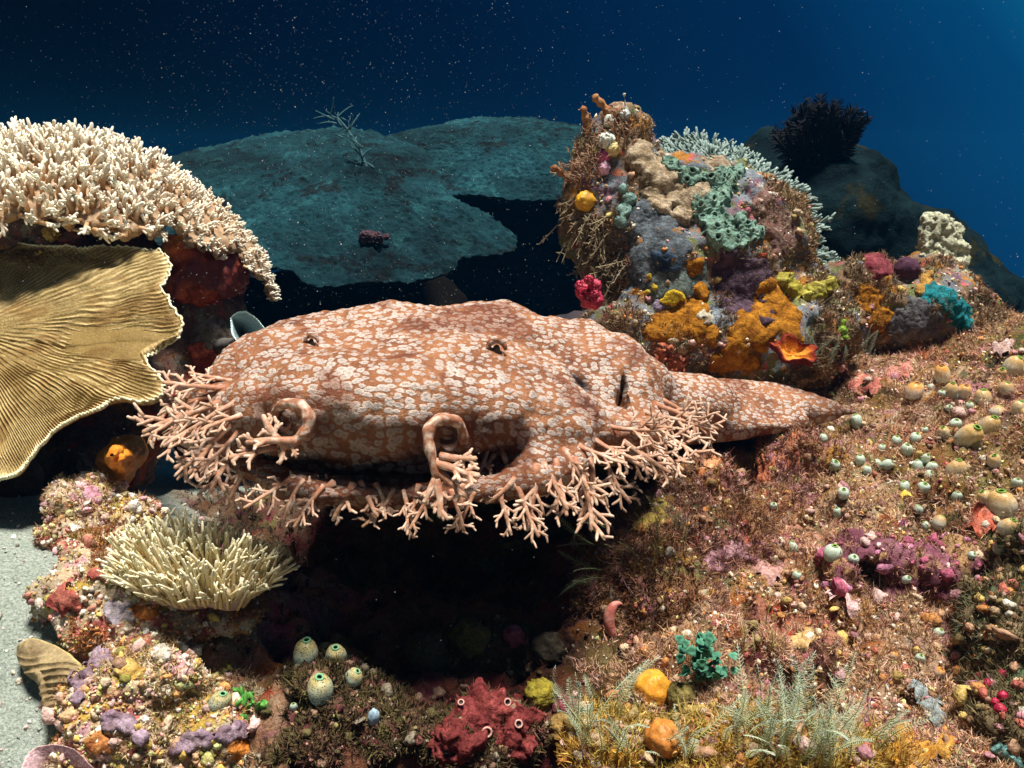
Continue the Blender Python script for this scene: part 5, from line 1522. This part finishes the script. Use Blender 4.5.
for i, (x, y, sz, fc, lab) in enumerate([
    (857, 425, 12, (0, 0), 'round pale green sea squirt just below the tip of the tail'), (823, 441, 10, (0, 0), 'dim green sea squirt in the shadow of the tail'), (896, 443, 11, (0, 0), 'green sea squirt, left of the egg shaped one in the middle row'),
    (906, 452, 13, (0, 0), 'egg shaped pale green sea squirt in the middle row'), (881, 450, 9, (0, 0), 'small green sea squirt left of the middle row'), (915, 439, 12, (.1, .2), 'greenish sea squirt above the egg shaped one'), (925, 432, 8, (0, 0), 'tiny green sea squirt at the top of the middle row'),
    (860, 462, 12, (.1, .3), 'green sea squirt with an open lip below the tail tip'), (832, 466, 14, (.3, .2), 'pale green sea squirt with a yellow lip, left end of the row under the tail'), (877, 466, 11, (-.5, 0), 'pale green sea squirt lying on its side, left of a twin pair'), (885, 466, 11, (.5, 0), 'pale green sea squirt lying on its side, right of a twin pair'),
    (917, 471, 13, (.1, .1), 'green sea squirt, left of the cluster of four'), (924, 461, 10, (.1, .4), 'white ringed green sea squirt, top of the cluster of four'), (931, 470, 13, (0, 0), 'green sea squirt, right of the cluster of four'), (926, 477, 11, (.2, .4), 'yellowish green sea squirt, bottom of the cluster of four'),
    (905, 489, 12, (.1, .2), 'round green sea squirt, left of the pair under the cluster of four'), (922, 489, 14, (.1, 0), 'round green sea squirt, right of the pair under the cluster of four'), (843, 495, 14, (.3, .4), 'pale green sea squirt with a wide open lip on the golden turf'),
    (838, 515, 12, (0, 0), 'narrow pale green sea squirt below the wide open one'), (956, 500, 11, (0, 0), 'pale bluish sea squirt left of the feathery red crust'), (917, 511, 10, (0, 0), 'small pale green sea squirt left of the red and yellow crusts'),
    (927, 528, 9, (-.2, 0), 'tiny pale green sea squirt beside a tan one'), (792, 550, 12, (.2, .2), 'pale green sea squirt on the left part of the rise near the rock knob'), (832, 557, 20, (0, 0), 'large whitish green sea squirt left of the magenta rock'),
    (853, 560, 12, (.2, .3), 'green lipped sea squirt touching the large whitish one'), (931, 389, 9, (0, 0), 'small green sea squirt under the squat orange one'), (941, 396, 8, (0, 0), 'tiny green sea squirt beside the pale lipped one'), (955, 398, 8, (.2, .4), 'tiny yellow lipped sea squirt under the narrow orange one'),
    (970, 408, 9, (.2, .4), 'small open green sea squirt left of the tall tan one'), (948, 409, 8, (.1, .5), 'tiny ringed sea squirt above the slim tan one'), (955, 425, 12, (0, 0), 'pale green sea squirt between the slim one and the big pair'),
    (1016, 486, 11, (0, 0), 'pale green sea squirt at the right edge above the biggest tan one'), (999, 551, 12, (0, 0), 'pale green sea squirt under the round tan one at the right'), (971, 556, 10, (.2, .4), 'yellow green ringed sea squirt right of the magenta rock'),
    (867, 472, 10, (0, 0), 'dull green sea squirt below the twin pair'), (796, 577, 10, (0, 0), 'pale green sea squirt in golden turf left of the magenta rock'), (905, 581, 9, (.1, .2), 'small greenish sea squirt on top of the magenta rock'),
    (937, 634, 13, (0, 0), 'pale green sea squirt below the orange red sponge'), (919, 660, 11, (0, 0), 'pale green sea squirt beside the grey blue sponge streak'), (997, 567, 11, (0, 0), 'pale green sea squirt low at the right edge'), (773, 507, 8, (0, 0), 'tiny bluish sea squirt under the red striped curtain')]):
    squirt(x, y, sz, 'green', lab, G3, fc, ['ground', 'rightwall', 'holed', 'rise', 'curtain'], 30 + i)

# ------------------------------------------------------------------ feathery hydroids
m_hyd = attr_mat('hydroid', .6, .2, .15, 300, 0, 2.0)


def plume(p, d, L, rng, ca, cb, bend_=.45, w=.080):
    mb = MB(); pts, de = bend(p, d, L, 12, rng.normal(size=3) * bend_)
    v, f, t = tube(pts, np.linspace(.00045, .0002, 13), 4); mb.add(v, f, mixc(ca, cb, t))
    K = int(L / .0026); side = unit(np.cross(unit(d), FWD + rng.normal(size=3) * .4))
    for k in range(K):
        u = .15 + .84 * k / K; i0 = min(int(u * 12), 11); q = pts[i0] + (pts[i0 + 1] - pts[i0]) * (u * 12 - i0); tan = unit(pts[i0 + 1] - pts[i0])
        l2 = L * w * math.sin(math.pi * (.12 + .80 * u)) * rng.uniform(.75, 1.1)
        for s in (-1, 1):
            e = unit(tan * .65 + side * s + rng.normal(size=3) * .1)
            pp = np.array((q, q + e * l2 * .55, q + e * l2 + tan * l2 * .18))
            v, f, t = tube(pp, (.00022, .00018, .00012), 3, False); mb.add(v, f, mixc(mixc(ca, cb, [u])[0], cb, t))
    return mb


def colony(cx, cy, n, spreadx, spready, L0, label, keys, seed, ca=(.48, .45, .06), cb=(.46, .55, .42), lean=0.0, group=None, up=1.0):
    rng = np.random.RandomState(seed)
    p0, n0, d0 = place(cx, cy, keys)
    root = empty('feather_hydroid', p0, label, 'hydroid', group)
    for k in range(n):
        x = cx + rng.uniform(-1, 1) * spreadx; y = cy + rng.uniform(-1, 1) * spready
        p, nn, d = place(x, y, keys)
        if abs(d - d0) > .12: continue
        dr = unit(np.array((0, 0, up)) + RIGHT * (lean + rng.normal() * .28) - FWD * rng.uniform(0, .45) + nn * .2)
        plume(p - dr * .003, dr, L0 * rng.uniform(.65, 1.2) * d / FPX, rng, ca, cb).build('plume', m_hyd, root)


FM = ['frontmound', 'ground', 'rise', 'holed']
colony(600, 732, 28, 40, 26, 76, 'small clump of whitish feathery hydroids at the bottom, left of the orange balls', ['frontmound', 'ground', 'hollowrock'], 1, lean=-.2)
colony(778, 744, 50, 62, 22, 96, 'dense bush of pale feathery hydroids on the ochre mound at the bottom', FM, 2)
colony(845, 754, 16, 34, 20, 92, 'thin stand of feathery hydroids at the right end of the ochre mound', FM, 3, lean=.15)
colony(672, 755, 9, 22, 14, 66, 'few upright feathery hydroids in front of the dull orange ball', FM, 4)
colony(600, 560, 12, 14, 36, 50, 'drab green hydroid fronds leaning out over the dark hollow', ['rise'], 5, (.10, .12, .04), (.26, .30, .16), -1.1, up=.5)
colony(655, 540, 16, 30, 34, 40, 'olive hydroid fronds on the dark face of the rock knob', ['rise'], 6, (.12, .12, .04), (.28, .28, .12), -.2)
colony(755, 640, 14, 20, 26, 46, 'yellowish hydroid stalks right of the leafy green alga', ['ground', 'rise'], 7, (.30, .22, .05), (.46, .40, .16))
colony(835, 365, 22, 40, 10, 40, 'fine grey green hydroid stalks at the foot of the outcrop beside the tail', ['bommie', 'ground'], 8, (.16, .18, .10), (.30, .34, .24))
colony(690, 375, 14, 22, 6, 30, 'short grey green hydroids growing behind the root of the tail', ['bommie', 'ground', 'ledge'], 9, (.16, .18, .10), (.30, .34, .22))

# stringy brown hydroid bushes hanging on the left of the outcrop
def bush(name, label, spots, seed, ca, cb, key, L, n, droop, cat='hydroid', group=None, nub=True):
    rng = np.random.RandomState(seed)
    p0, _, d0 = place(*spots[0][:2], [key])
    root = empty(name, p0, label, cat, group)
    for k in range(n):
        x, y, r = spots[rng.randint(len(spots))]
        p, nn, d = place(x + rng.normal() * r * .5, y + rng.normal() * r * .5, [key])
        if abs(d - d0) > .2: continue
        dr = unit(nn * .8 + np.array((0, 0, 1.0)) * droop + RIGHT * rng.normal() * .4 - RIGHT * .35 + rng.normal(size=3) * .25)
        l_ = L * rng.uniform(.5, 1.2) * d / FPX
        pts, de = bend(p - dr * .004, dr, l_, 8, np.array((0, 0, droop * .7)) + rng.normal(size=3) * .5)
        mb = MB(); v, f, t = tube(pts, np.linspace(.0011, .0005, 9), 4); mb.add(v, f, mixc(ca, cb, t))
        if nub:
            for j in range(int(l_ / .0032)):
                u = rng.uniform(.1, 1); i0 = min(int(u * 8), 7); q = pts[i0] + (pts[i0 + 1] - pts[i0]) * (u * 8 - i0)
                e = unit(rng.normal(size=3) + unit(pts[i0 + 1] - pts[i0]) * .7); l2 = rng.uniform(.003, .008)
                v, f, t = tube(np.array((q, q + e * l2 * .5, q + e * l2)), (.0007, .0006, .0004), 3, False); mb.add(v, f, mixc(ca, cb, .3 + .7 * t))
        mb.build('strand', m_hyd, root)


bush('hydroid_bush', 'brown stringy hydroid bush drooping from the left side of the outcrop', [(590, 225, 22), (600, 245, 20), (585, 210, 16), (612, 258, 16)], 1, (.12, .08, .04), (.34, .27, .16), 'bommie', 34, 90, -.85)
bush('hydroid_bush', 'brown and rust hydroid bush crowning the tip of the outcrop', [(590, 165, 22), (600, 140, 20), (622, 135, 14), (578, 175, 10)], 2, (.20, .09, .04), (.38, .24, .15), 'bommie', 24, 90, .4)
bush('hydroid_bush', 'tan stringy growth hanging low on the left of the outcrop', [(612, 285, 12), (622, 262, 12), (600, 262, 10)], 3, (.12, .09, .05), (.32, .26, .18), 'bommie', 32, 44, -1.0)
# two upright rusty stalks at the tip
for i, (pp, r, lab) in enumerate([([(590, 142), (588, 130), (585, 118), (583, 108)], 4.0, 'rust coloured upright sponge stalk at the left tip of the outcrop'), ([(612, 125), (608, 112), (600, 102), (594, 97)], 4.5, 'rust coloured bent sponge stalk at the very top of the outcrop'),
                                  ([(628, 122), (626, 112), (625, 101), (624, 94)], 1.4, 'thin pale stalk at the top right tip of the outcrop'), ([(576, 185), (568, 178), (560, 172), (552, 168)], 4.0, 'brown sponge finger pointing left from the outcrop')]):
    d = place(*pp[0], ['bommie'], 1.06)[2] + .01
    pth = spline(np.array([P(x, y, d - .004 * j) for j, (x, y) in enumerate(pp)]), 14)
    v, f, t = tube(pth, r * d / FPX * (1 + .25 * np.sin(np.arange(14) * 1.7)) * np.linspace(1, .8, 14), 9)
    v = v + normals(v, f[0]) * (.0022 * fbm(v, 120, 3, i))[:, None]
    mb = MB(); mb.add(v, f, mixc((.24, .09, .03), (.42, .22, .10), np.clip(.5 + fbm(v, 80, 2, i), 0, 1)) if i != 2 else (.45, .45, .38))
    tag(mb.build('sponge_stalk', m_sponge), lab, 'sponge')

# leafy green alga
rng = np.random.RandomState(8)
p0, n0, d0 = place(708, 655, ['ground', 'rise'])
root = empty('green_alga', p0, 'clump of leafy blue green algae on the lower rise above the hydroids', 'alga')
for k in range(64):
    x = 706 + rng.normal() * 11; y = 640 + 42 * rng.rand() - 4
    c = P(x, y, d0 - .012 - .02 * rng.rand()); s = d0 / FPX * rng.uniform(3.0, 5.5)
    F = frame(unit(-FWD + UP * .7 + rng.normal(size=3) * .55), rng.uniform(0, 6))
    a = np.linspace(0, 2 * np.pi, 17)[:-1]
    rr = (1 + .16 * np.sin(a * 3 + rng.uniform(0, 6)) + .10 * np.sin(a * 7))
    top = [np.array((0, 0, .0))] + [np.array((math.cos(q) * e * r_, math.sin(q) * e * r_, .28 * e * e + .10 * math.sin(3 * q) * e)) for e in (.5, 1.0) for q, r_ in zip(a, rr)]
    top = np.array(top); bot = top - np.array((0, 0, .09))
    t3 = np.array([(0, 1 + i, 1 + (i + 1) % 16) for i in range(16)]); q4 = np.array([(1 + i, 17 + i, 17 + (i + 1) % 16, 1 + (i + 1) % 16) for i in range(16)])
    side = np.array([(17 + i, 17 + i + 33, 17 + (i + 1) % 16 + 33, 17 + (i + 1) % 16) for i in range(16)])
    mb = MB(); col = mixc((.03, .11, .06), (.07, .23, .14), np.concatenate((np.linalg.norm(top[:, :2], axis=1), np.linalg.norm(top[:, :2], axis=1)))) * rng.uniform(.7, 1.2)
    mb.add(c + np.concatenate((top, bot)) * s @ F, [q4, t3, side, q4[:, ::-1] + 33, t3[:, ::-1] + 33], col)
    mb.build('leaf', m_hyd, root)
rng = np.random.RandomState(9)
p0, n0, d0 = place(250, 700, None)
root = empty('green_alga', p0, 'small bright green alga tuft beside the lone dotted sea squirt', 'alga')
for k in range(26):
    c, n1, d1 = place(248 + rng.normal() * 9, 704 + rng.normal() * 6, None); dr = unit(np.array((0, 0, 1)) + rng.normal(size=3) * .6 - FWD * .3)
    pts, _ = bend(c, dr, rng.uniform(.006, .013), 4, rng.normal(size=3) * .6)
    v, f, t = tube(pts, (.0012, .0016, .0018, .0014, .0006), 5); mb = MB(); mb.add(v, f, mixc((.04, .14, .03), (.12, .36, .06), t)); mb.build('frond', m_hyd, root)

# ------------------------------------------------------------------ black feather star
m_star, nt, b = new_mat('feather_star', .8, .15)
b.inputs['Base Color'].default_value = (.004, .004, .007, 1)
c0 = P(818, 172, 1.9)
root = empty('feather_star', c0, 'black feather star with raised arms on top of the dark coral mound', 'feather star')
mb = MB(); mb.add(c0 + BV * .03, [BQ, BT]); mb.build('centre_disc', m_star, root)
rng = np.random.RandomState(6)
for k in range(92):
    a = rng.uniform(-1.3, 1.25); L = rng.uniform(52, 76) * 1.9 / FPX * (1 - .12 * abs(a))
    d = unit(RIGHT * math.sin(a) * .9 + np.array((0, 0, 1)) * math.cos(a) + FWD * rng.uniform(-.6, .5))
    pts, _ = bend(c0, d, L, 10, RIGHT * (.5 * math.sin(a) * -1 + rng.normal() * .3) + np.array((0, 0, .5)))
    mb = MB(); v, f, t = tube(pts, np.linspace(.006, .003, 11), 5); mb.add(v, f)
    sd = unit(np.cross(d, FWD + rng.normal(size=3) * .5))
    for j in range(30):
        u = .2 + .8 * j / 30; i0 = min(int(u * 10), 9); q = pts[i0] + (pts[i0 + 1] - pts[i0]) * (u * 10 - i0); tan = unit(pts[i0 + 1] - pts[i0])
        for s in (-1, 1):
            e = unit(tan * .8 + sd * s + rng.normal(size=3) * .15); l2 = .030 * (1.15 - .6 * u)
            v, f, t = tube(np.array((q, q + e * l2 * .5, q + e * l2)), (.0016, .0013, .001), 3, False); mb.add(v, f)
    mb.build('arm', m_star, root)
# dark tuft on the nearer table coral, pale stalk behind
h = hit(371, 241, ['table41'])
p0 = h[0]; root = empty('dark_tuft', p0, 'small dark purple soft coral tuft sitting on the far table coral', 'soft coral')
m_tuft = attr_mat('dark_soft_coral', .8, .2, .4, 120, .003, 3.0)
for k in range(16):
    d = unit(np.array((0, 0, .7)) + RIGHT * rng.normal() * 1.0 - FWD * abs(rng.normal()) * .8)
    c = p0 + d * rng.uniform(.008, .034) + RIGHT * rng.normal() * .012
    mb = MB(); u = BV * (1 + .4 * fbm(BV + k, 2.5, 3, k)[:, None]); mb.add(c + u * rng.uniform(.007, .012), [BQ, BT], mixc((.03, .012, .02), (.10, .05, .06), np.clip(.5 + fbm(u, 3, 2, k), 0, 1))); mb.build('lobe', m_tuft, root)
rng = np.random.RandomState(14)
h = hit(365, 165, ['table41', 'table42']); p0 = h[0]
root = empty('pale_hydroid', p0, 'faint pale hydroid tree rising from the far table coral', 'hydroid')
m_ph = attr_mat('pale_hydroid', .8, .2, .2, 80, 0, 3.0)
dd_ = (p0 - CAM) @ FWD
for k in range(30):
    a = np.array([(365, 168), (358, 150), (348, 132), (336, 118)][rng.randint(4)]) + rng.normal(size=2) * 4
    q = P(a[0], a[1], dd_ + rng.normal() * .03)
    d = unit(UP * .8 + RIGHT * rng.normal() * .8 - RIGHT * .5)
    pts, _ = bend(q, d, rng.uniform(.03, .07), 5, rng.normal(size=3) * .8)
    v, f, t = tube(pts, np.linspace(.0028, .0012, 6), 4); mb = MB(); mb.add(v, f, (.04, .11, .12)); mb.build('branch', m_ph, root)  # haze over the far branches is put into this dim teal
pts = spline(np.array([P(x, y, dd_) for x, y in ((368, 172), (362, 155), (352, 136), (338, 118))]), 12)
v, f, t = tube(pts, np.linspace(.006, .003, 12), 6); mb = MB(); mb.add(v, f, (.035, .09, .10)); mb.build('stem', m_ph, root)

# ------------------------------------------------------------------ turf, rubble grains, drifting specks
def sample(key, n, rng, want=None, box=None):
    h = HOST[key]; f = h['f']; v = h['v']
    q = v[f]; ar = np.linalg.norm(np.cross(q[:, 2] - q[:, 0], q[:, 3] - q[:, 1]), axis=1)
    cen = q.mean(1); pc = world2px(cen); nn = h['n'][f].mean(1)
    w = ar * ((nn * (CAM - cen)).sum(1) > -.02) * (pc[:, 0] > -60) * (pc[:, 0] < 1090) * (pc[:, 1] < 860) * (pc[:, 2] > .1) / np.maximum(pc[:, 2], .3) ** 1.5
    if want is not None: w = w * want(cen, pc, nn)
    w = np.clip(w, 0, None); idx = rng.choice(len(f), n, p=w / w.sum())
    a, b_ = rng.rand(n, 1), rng.rand(n, 1)
    p = (q[idx, 0] * (1 - a) + q[idx, 1] * a) * (1 - b_) + (q[idx, 3] * (1 - a) + q[idx, 2] * a) * b_
    return p, nn[idx], pc[idx]


m_turf = attr_mat('turf', .85, .1, .15, 200, 0, 5.0)


def turf(key, n, blades, L, w, pal, rng, want=None, name='turf_algae', upw=.5, psc=11, seed=0, lean=0.5, spread=2.2):
    p, nn, pc = sample(key, n, rng, want)
    pal = np.array(pal)
    k = fbm(p, psc, 3, seed) * .5 + .5 + rng.normal(size=n) * .12
    k = np.clip(k, 0, .999) * (len(pal) - 1); i = k.astype(int); t = (k - i)[:, None]
    col = pal[i] * (1 - t) + pal[np.minimum(i + 1, len(pal) - 1)] * t
    col = col * rng.uniform(.6, 1.35, (n, 1))
    B = n * blades
    P0 = np.repeat(p, blades, 0) + rng.normal(size=(B, 3)) * w * spread
    D = np.repeat(nn, blades, 0) * (1 - upw) + np.array((0, 0, 1)) * upw + rng.normal(size=(B, 3)) * lean
    D /= np.linalg.norm(D, axis=1)[:, None]
    LL = (L * rng.uniform(.35, 1.3, B) * np.repeat(rng.uniform(.6, 1.4, n), blades))[:, None]
    D2 = D + rng.normal(size=(B, 3)) * .5; D2 /= np.linalg.norm(D2, axis=1)[:, None]
    S = np.cross(D, rng.normal(size=(B, 3))); S /= np.linalg.norm(S, axis=1)[:, None] + 1e-9
    ww = w * rng.uniform(.6, 1.4, (B, 1))
    m1 = P0 + D * LL * .5; m2 = m1 + D2 * LL * .5
    V = np.stack((P0 - S * ww, P0 + S * ww, m1 + S * ww * .8, m1 - S * ww * .8, m2 + S * ww * .25, m2 - S * ww * .25), 1).reshape(-1, 3)
    o = np.arange(B)[:, None] * 6
    F = np.concatenate((o + np.array((0, 1, 2, 3)), o + np.array((3, 2, 4, 5))))
    C = np.repeat(np.repeat(col, blades, 0) * rng.uniform(.8, 1.2, (B, 1)), 6, 0)
    mb = MB(); mb.add(V, F, np.clip(C, 0, .9))
    ob = mb.build(name, m_turf, origin=(0, 0, 0), smooth=False)
    ob['kind'] = 'stuff'
    return ob


rng = np.random.RandomState(77)
reefw = lambda c, pc, n: sstep(.5, .1, sandm_at(c)) * (pc[:, 2] < 1.6)


def sandm_at(c):
    return sstep(0.02, -0.07, c[:, 0] + 0.30 + 0.30 * (c[:, 1] - .66) + 0.05 * fbm(c, 14, 3, 3))


right = lambda c, pc, n: sstep(.05, .11, c[:, 0] - .12 * (c[:, 1] - .6)) * (pc[:, 2] < 1.5)
PAL_R = [(.22, .10, .05), (.46, .26, .10), (.58, .36, .16), (.58, .32, .26), (.64, .47, .30), (.46, .22, .13), (.56, .38, .22), (.32, .24, .11), (.5, .27, .22)]
turf('ground', 24000, 8, .0062, .00030, PAL_R, rng, lambda c, pc, n: right(c, pc, n) * (.25 + sstep(-.35, .25, fbm(c, 26, 3, 15))), seed=1, psc=17)
turf('ground', 420, 70, .0085, .00030, [(.30, .14, .07), (.56, .34, .28), (.60, .40, .20), (.50, .24, .18), (.62, .48, .34), (.34, .16, .08)], rng, right, seed=21, lean=1.3, spread=12, psc=19)
turf('rise', 120, 70, .0085, .00030, [(.18, .08, .04), (.36, .18, .10), (.40, .22, .18), (.2, .16, .06)], rng, None, seed=22, lean=1.3, spread=12, psc=19)
turf('ground', 2600, 3, .019, .00018, [(.05, .03, .02), (.14, .08, .05), (.22, .15, .08)], rng, lambda c, pc, n: right(c, pc, n) * (fbm(c, 8, 2, 5) > -.05), seed=2, upw=.8, lean=.4)
turf('ground', 4000, 7, .007, .0004, [(.05, .02, .015), (.10, .04, .035), (.14, .10, .03), (.16, .05, .06)], rng, lambda c, pc, n: (pc[:, 0] > 230) * (pc[:, 0] < 620) * (pc[:, 1] > 560), seed=3)
turf('ground', 1800, 6, .005, .0004, [(.34, .28, .16), (.46, .36, .22), (.42, .20, .10)], rng, lambda c, pc, n: (pc[:, 0] < 260) * (pc[:, 1] > 540) * sstep(.9, .3, sandm_at(c)), seed=4)
turf('rise', 5200, 7, .0075, .00036, [(.10, .05, .02), (.22, .10, .05), (.32, .17, .07), (.36, .18, .16), (.16, .13, .05)], rng, seed=5)
turf('bommie', 7500, 6, .0070, .0005, [(.10, .07, .03), (.24, .15, .07), (.30, .20, .12), (.16, .13, .06), (.34, .14, .07)], rng, lambda c, pc, n: (fbm(c, 13, 2, 7) > -.1) * ((pc[:, 0] < 632) | (pc[:, 0] > 735) | (pc[:, 1] > 290) | (pc[:, 1] < 150)), seed=6)
turf('frontmound', 2600, 7, .0075, .00036, [(.34, .16, .03), (.46, .26, .05), (.42, .34, .08), (.5, .3, .16)], rng, seed=7)
turf('leftfront', 1500, 6, .0045, .00034, [(.46, .32, .14), (.5, .4, .24), (.44, .2, .06), (.28, .22, .06)], rng, lambda c, pc, n: fbm(c, 22, 2, 9) > .05, seed=8)
turf('leftboulder', 1800, 6, .0045, .00036, [(.5, .4, .24), (.44, .16, .06), (.3, .24, .06)], rng, lambda c, pc, n: (fbm(c, 22, 2, 9) > .1) * (pc[:, 0] > 70), seed=9)
turf('leftknob', 700, 6, .0045, .00036, [(.56, .46, .32), (.44, .2, .12), (.5, .42, .2)], rng, None, seed=10)
turf('hollowrock', 3600, 7, .006, .0004, [(.05, .03, .015), (.10, .08, .03), (.14, .05, .04)], rng, None, seed=11)
turf('holed', 600, 6, .006, .00034, [(.26, .10, .10), (.4, .22, .13), (.3, .18, .07)], rng, None, seed=12)
turf('rightwall', 1700, 6, .008, .00034, [(.06, .05, .02), (.18, .13, .06), (.10, .12, .06), (.3, .2, .12)], rng, None, seed=13)
turf('ledge', 3400, 6, .008, .0005, [(.04, .025, .015), (.09, .05, .03), (.07, .06, .03)], rng, None, seed=14)
turf('ground', 1600, 6, .006, .0004, [(.05, .04, .03), (.10, .07, .05), (.08, .09, .06)], rng, lambda c, pc, n: (pc[:, 0] < 330) * (pc[:, 1] > 430) * (pc[:, 1] < 560) * sstep(.5, .1, sandm_at(c)), seed=15)
turf('pillar', 1200, 6, .006, .0005, [(.08, .05, .03), (.2, .12, .08), (.28, .10, .05)], rng, None, seed=15)

# grains: broken shell, coralline lumps and little crusts, all sorts of tones
V0, Q0, T0 = ball(7, 5)


def grains(key, n, r, pal, rng, want=None, seed=0, flat=.7):
    p, nn, pc = sample(key, n, rng, want)
    pal = np.array(pal); col = pal[rng.randint(len(pal), size=n)] * rng.uniform(.7, 1.25, (n, 1))
    m = len(V0); rr = r * np.exp(rng.normal(size=n) * .45)
    sc = rng.uniform(.55, 1.2, (n, 3)) * rr[:, None]; sc[:, 2] *= flat
    q = rng.normal(size=(n, 3, 3)); q, _ = np.linalg.qr(q)
    v = (V0[None] * (1 + rng.normal(size=(n, m)) * .20)[..., None]) * sc[:, None]
    v = np.einsum('nij,njk->nik', v, q) + (p + nn * rr[:, None] * .25)[:, None]
    o = (np.arange(n) * m)[:, None, None]
    mb = MB(); mb.add(v.reshape(-1, 3), [(Q0[None] + o).reshape(-1, 4), (T0[None] + o).reshape(-1, 3)], np.clip(np.repeat(col, m, 0) * rng.uniform(.8, 1.15, (n * m, 1)), 0, .85))
    ob = mb.build('coral_rubble', m_sponge, origin=(0, 0, 0)); ob['kind'] = 'stuff'


PALG = [(.52, .40, .26), (.42, .25, .15), (.50, .33, .28), (.44, .19, .06), (.46, .32, .10), (.34, .10, .07), (.26, .19, .08), (.60, .54, .42), (.34, .20, .11), (.38, .18, .20), (.24, .13, .07), (.3, .17, .1), (.4, .28, .16)]
grains('ground', 5200, .0021, PALG, rng, right, 1)
grains('ground', 500, .0018, [(.66, .62, .52), (.5, .44, .34), (.6, .4, .36), (.36, .34, .28)], rng, lambda c, pc, n: (pc[:, 0] < 260) * (pc[:, 1] > 480) * (pc[:, 2] < 1), 2)
grains('ground', 700, .0022, [(.14, .05, .04), (.10, .08, .03), (.2, .12, .08), (.08, .05, .04), (.24, .2, .14)], rng, lambda c, pc, n: (pc[:, 0] > 240) * (pc[:, 0] < 620) * (pc[:, 1] > 570), 3)
PALS = [(.72, .62, .44), (.66, .50, .30), (.68, .46, .38), (.62, .56, .20), (.70, .34, .12), (.74, .70, .60), (.48, .50, .22), (.60, .28, .26), (.36, .18, .09), (.24, .12, .07)]
grains('ground', 2600, .0010, [(.5, .55, .47), (.62, .62, .54), (.36, .4, .34), (.22, .2, .16), (.5, .38, .32)], rng, lambda c, pc, n: (pc[:, 0] < 130) * (pc[:, 1] > 500) * sandm_at(c), 30)
grains('ground', 9500, .00125, PALS, rng, lambda c, pc, n: right(c, pc, n) * sstep(-.3, .3, fbm(c, 18, 3, 33)), 31)
grains('rise', 1200, .0011, PALS, rng, None, 32)
grains('leftfront', 2600, .0011, PALS, rng, None, 33)
grains('leftboulder', 1500, .0010, PALS, rng, None, 34)
grains('leftknob', 900, .0011, PALS, rng, None, 35)
grains('bommie', 1800, .0015, PALS, rng, lambda c, pc, n: fbm(c, 20, 2, 41) > 0, 36)
grains('hollowrock', 900, .0010, [(.3, .22, .12), (.2, .1, .06), (.3, .26, .1), (.34, .16, .14)], rng, None, 37)
grains('rise', 700, .002, PALG, rng, None, 4)
grains('bommie', 420, .0026, PALG, rng, None, 5)
grains('leftfront', 500, .0022, PALG[:3] + [(.7, .62, .48), (.6, .4, .1), (.5, .3, .16), (.3, .26, .06)], rng, None, 6)
grains('leftboulder', 160, .002, [(.66, .6, .48), (.5, .2, .14), (.5, .4, .12), (.5, .42, .34)], rng, None, 7)
grains('leftknob', 240, .0022, [(.70, .64, .54), (.6, .36, .36), (.5, .42, .2)], rng, None, 8)
grains('hollowrock', 400, .0022, [(.14, .05, .04), (.10, .08, .03), (.2, .12, .08), (.24, .2, .14)], rng, None, 9)
grains('frontmound', 500, .003, PALG, rng, None, 10)
grains('holed', 110, .003, [(.5, .2, .3), (.6, .4, .36), (.4, .1, .16)], rng, None, 11)
grains('rightwall', 450, .003, PALG, rng, None, 12)

# drifting specks in the water, thickest over the far table corals
rng = np.random.RandomState(99)
n = 5000
px = np.where(rng.rand(n) < .72, rng.normal(330, 170, n), rng.uniform(0, 1024, n)); py = np.where(rng.rand(n) < .8, rng.uniform(0, 310, n), rng.uniform(0, 768, n))
d = rng.uniform(.35, 1.5, n)
c = np.array([P(a, b_, e) for a, b_, e in zip(px, py, d)])
ok = np.ones(n, dtype=bool)
rr = .00017 * np.exp(rng.normal(size=n) * .45) * (d / .9) ** .6
V1, Q1, T1 = ball(5, 3)
v = V1[None] * rr[:, None, None] + c[:, None]
o = (np.arange(n) * len(V1))[:, None, None]
mb = MB(); mb.add(v.reshape(-1, 3), [(Q1[None] + o).reshape(-1, 4), (T1[None] + o).reshape(-1, 3)], (.55, .56, .55))
ob = mb.build('drifting_specks', m_hyd, origin=(0, 0, 0)); ob['kind'] = 'stuff'

# the water itself, which fades and tints far things
m_water = bpy.data.materials.new('water_body'); m_water.use_nodes = True
nt = m_water.node_tree
for q in list(nt.nodes): nt.nodes.remove(q)
vp = nd(nt, 'ShaderNodeVolumePrincipled')
vp.inputs['Color'].default_value = (.012, .17, .40, 1)
vp.inputs['Density'].default_value = HAZE
oo = nd(nt, 'ShaderNodeOutputMaterial'); nt.links.new(vp.outputs[0], oo.inputs['Volume'])
b0, b1 = np.array((-9.0, -3.0, -9.6)), np.array((9.0, 14.0, .95))
v = np.array([[b0[0], b1[0]][i & 1] * np.array((1, 0, 0)) + [b0[1], b1[1]][(i >> 1) & 1] * np.array((0, 1, 0)) + [b0[2], b1[2]][i >> 2] * np.array((0, 0, 1)) for i in range(8)])
mb = MB(); mb.add(v, np.array([(0, 2, 3, 1), (4, 5, 7, 6), (0, 1, 5, 4), (2, 6, 7, 3), (0, 4, 6, 2), (1, 3, 7, 5)]))
if HAZE > 0:
    ob = mb.build('haze', m_water, origin=(0, 0, 0), smooth=False); ob['kind'] = 'stuff'
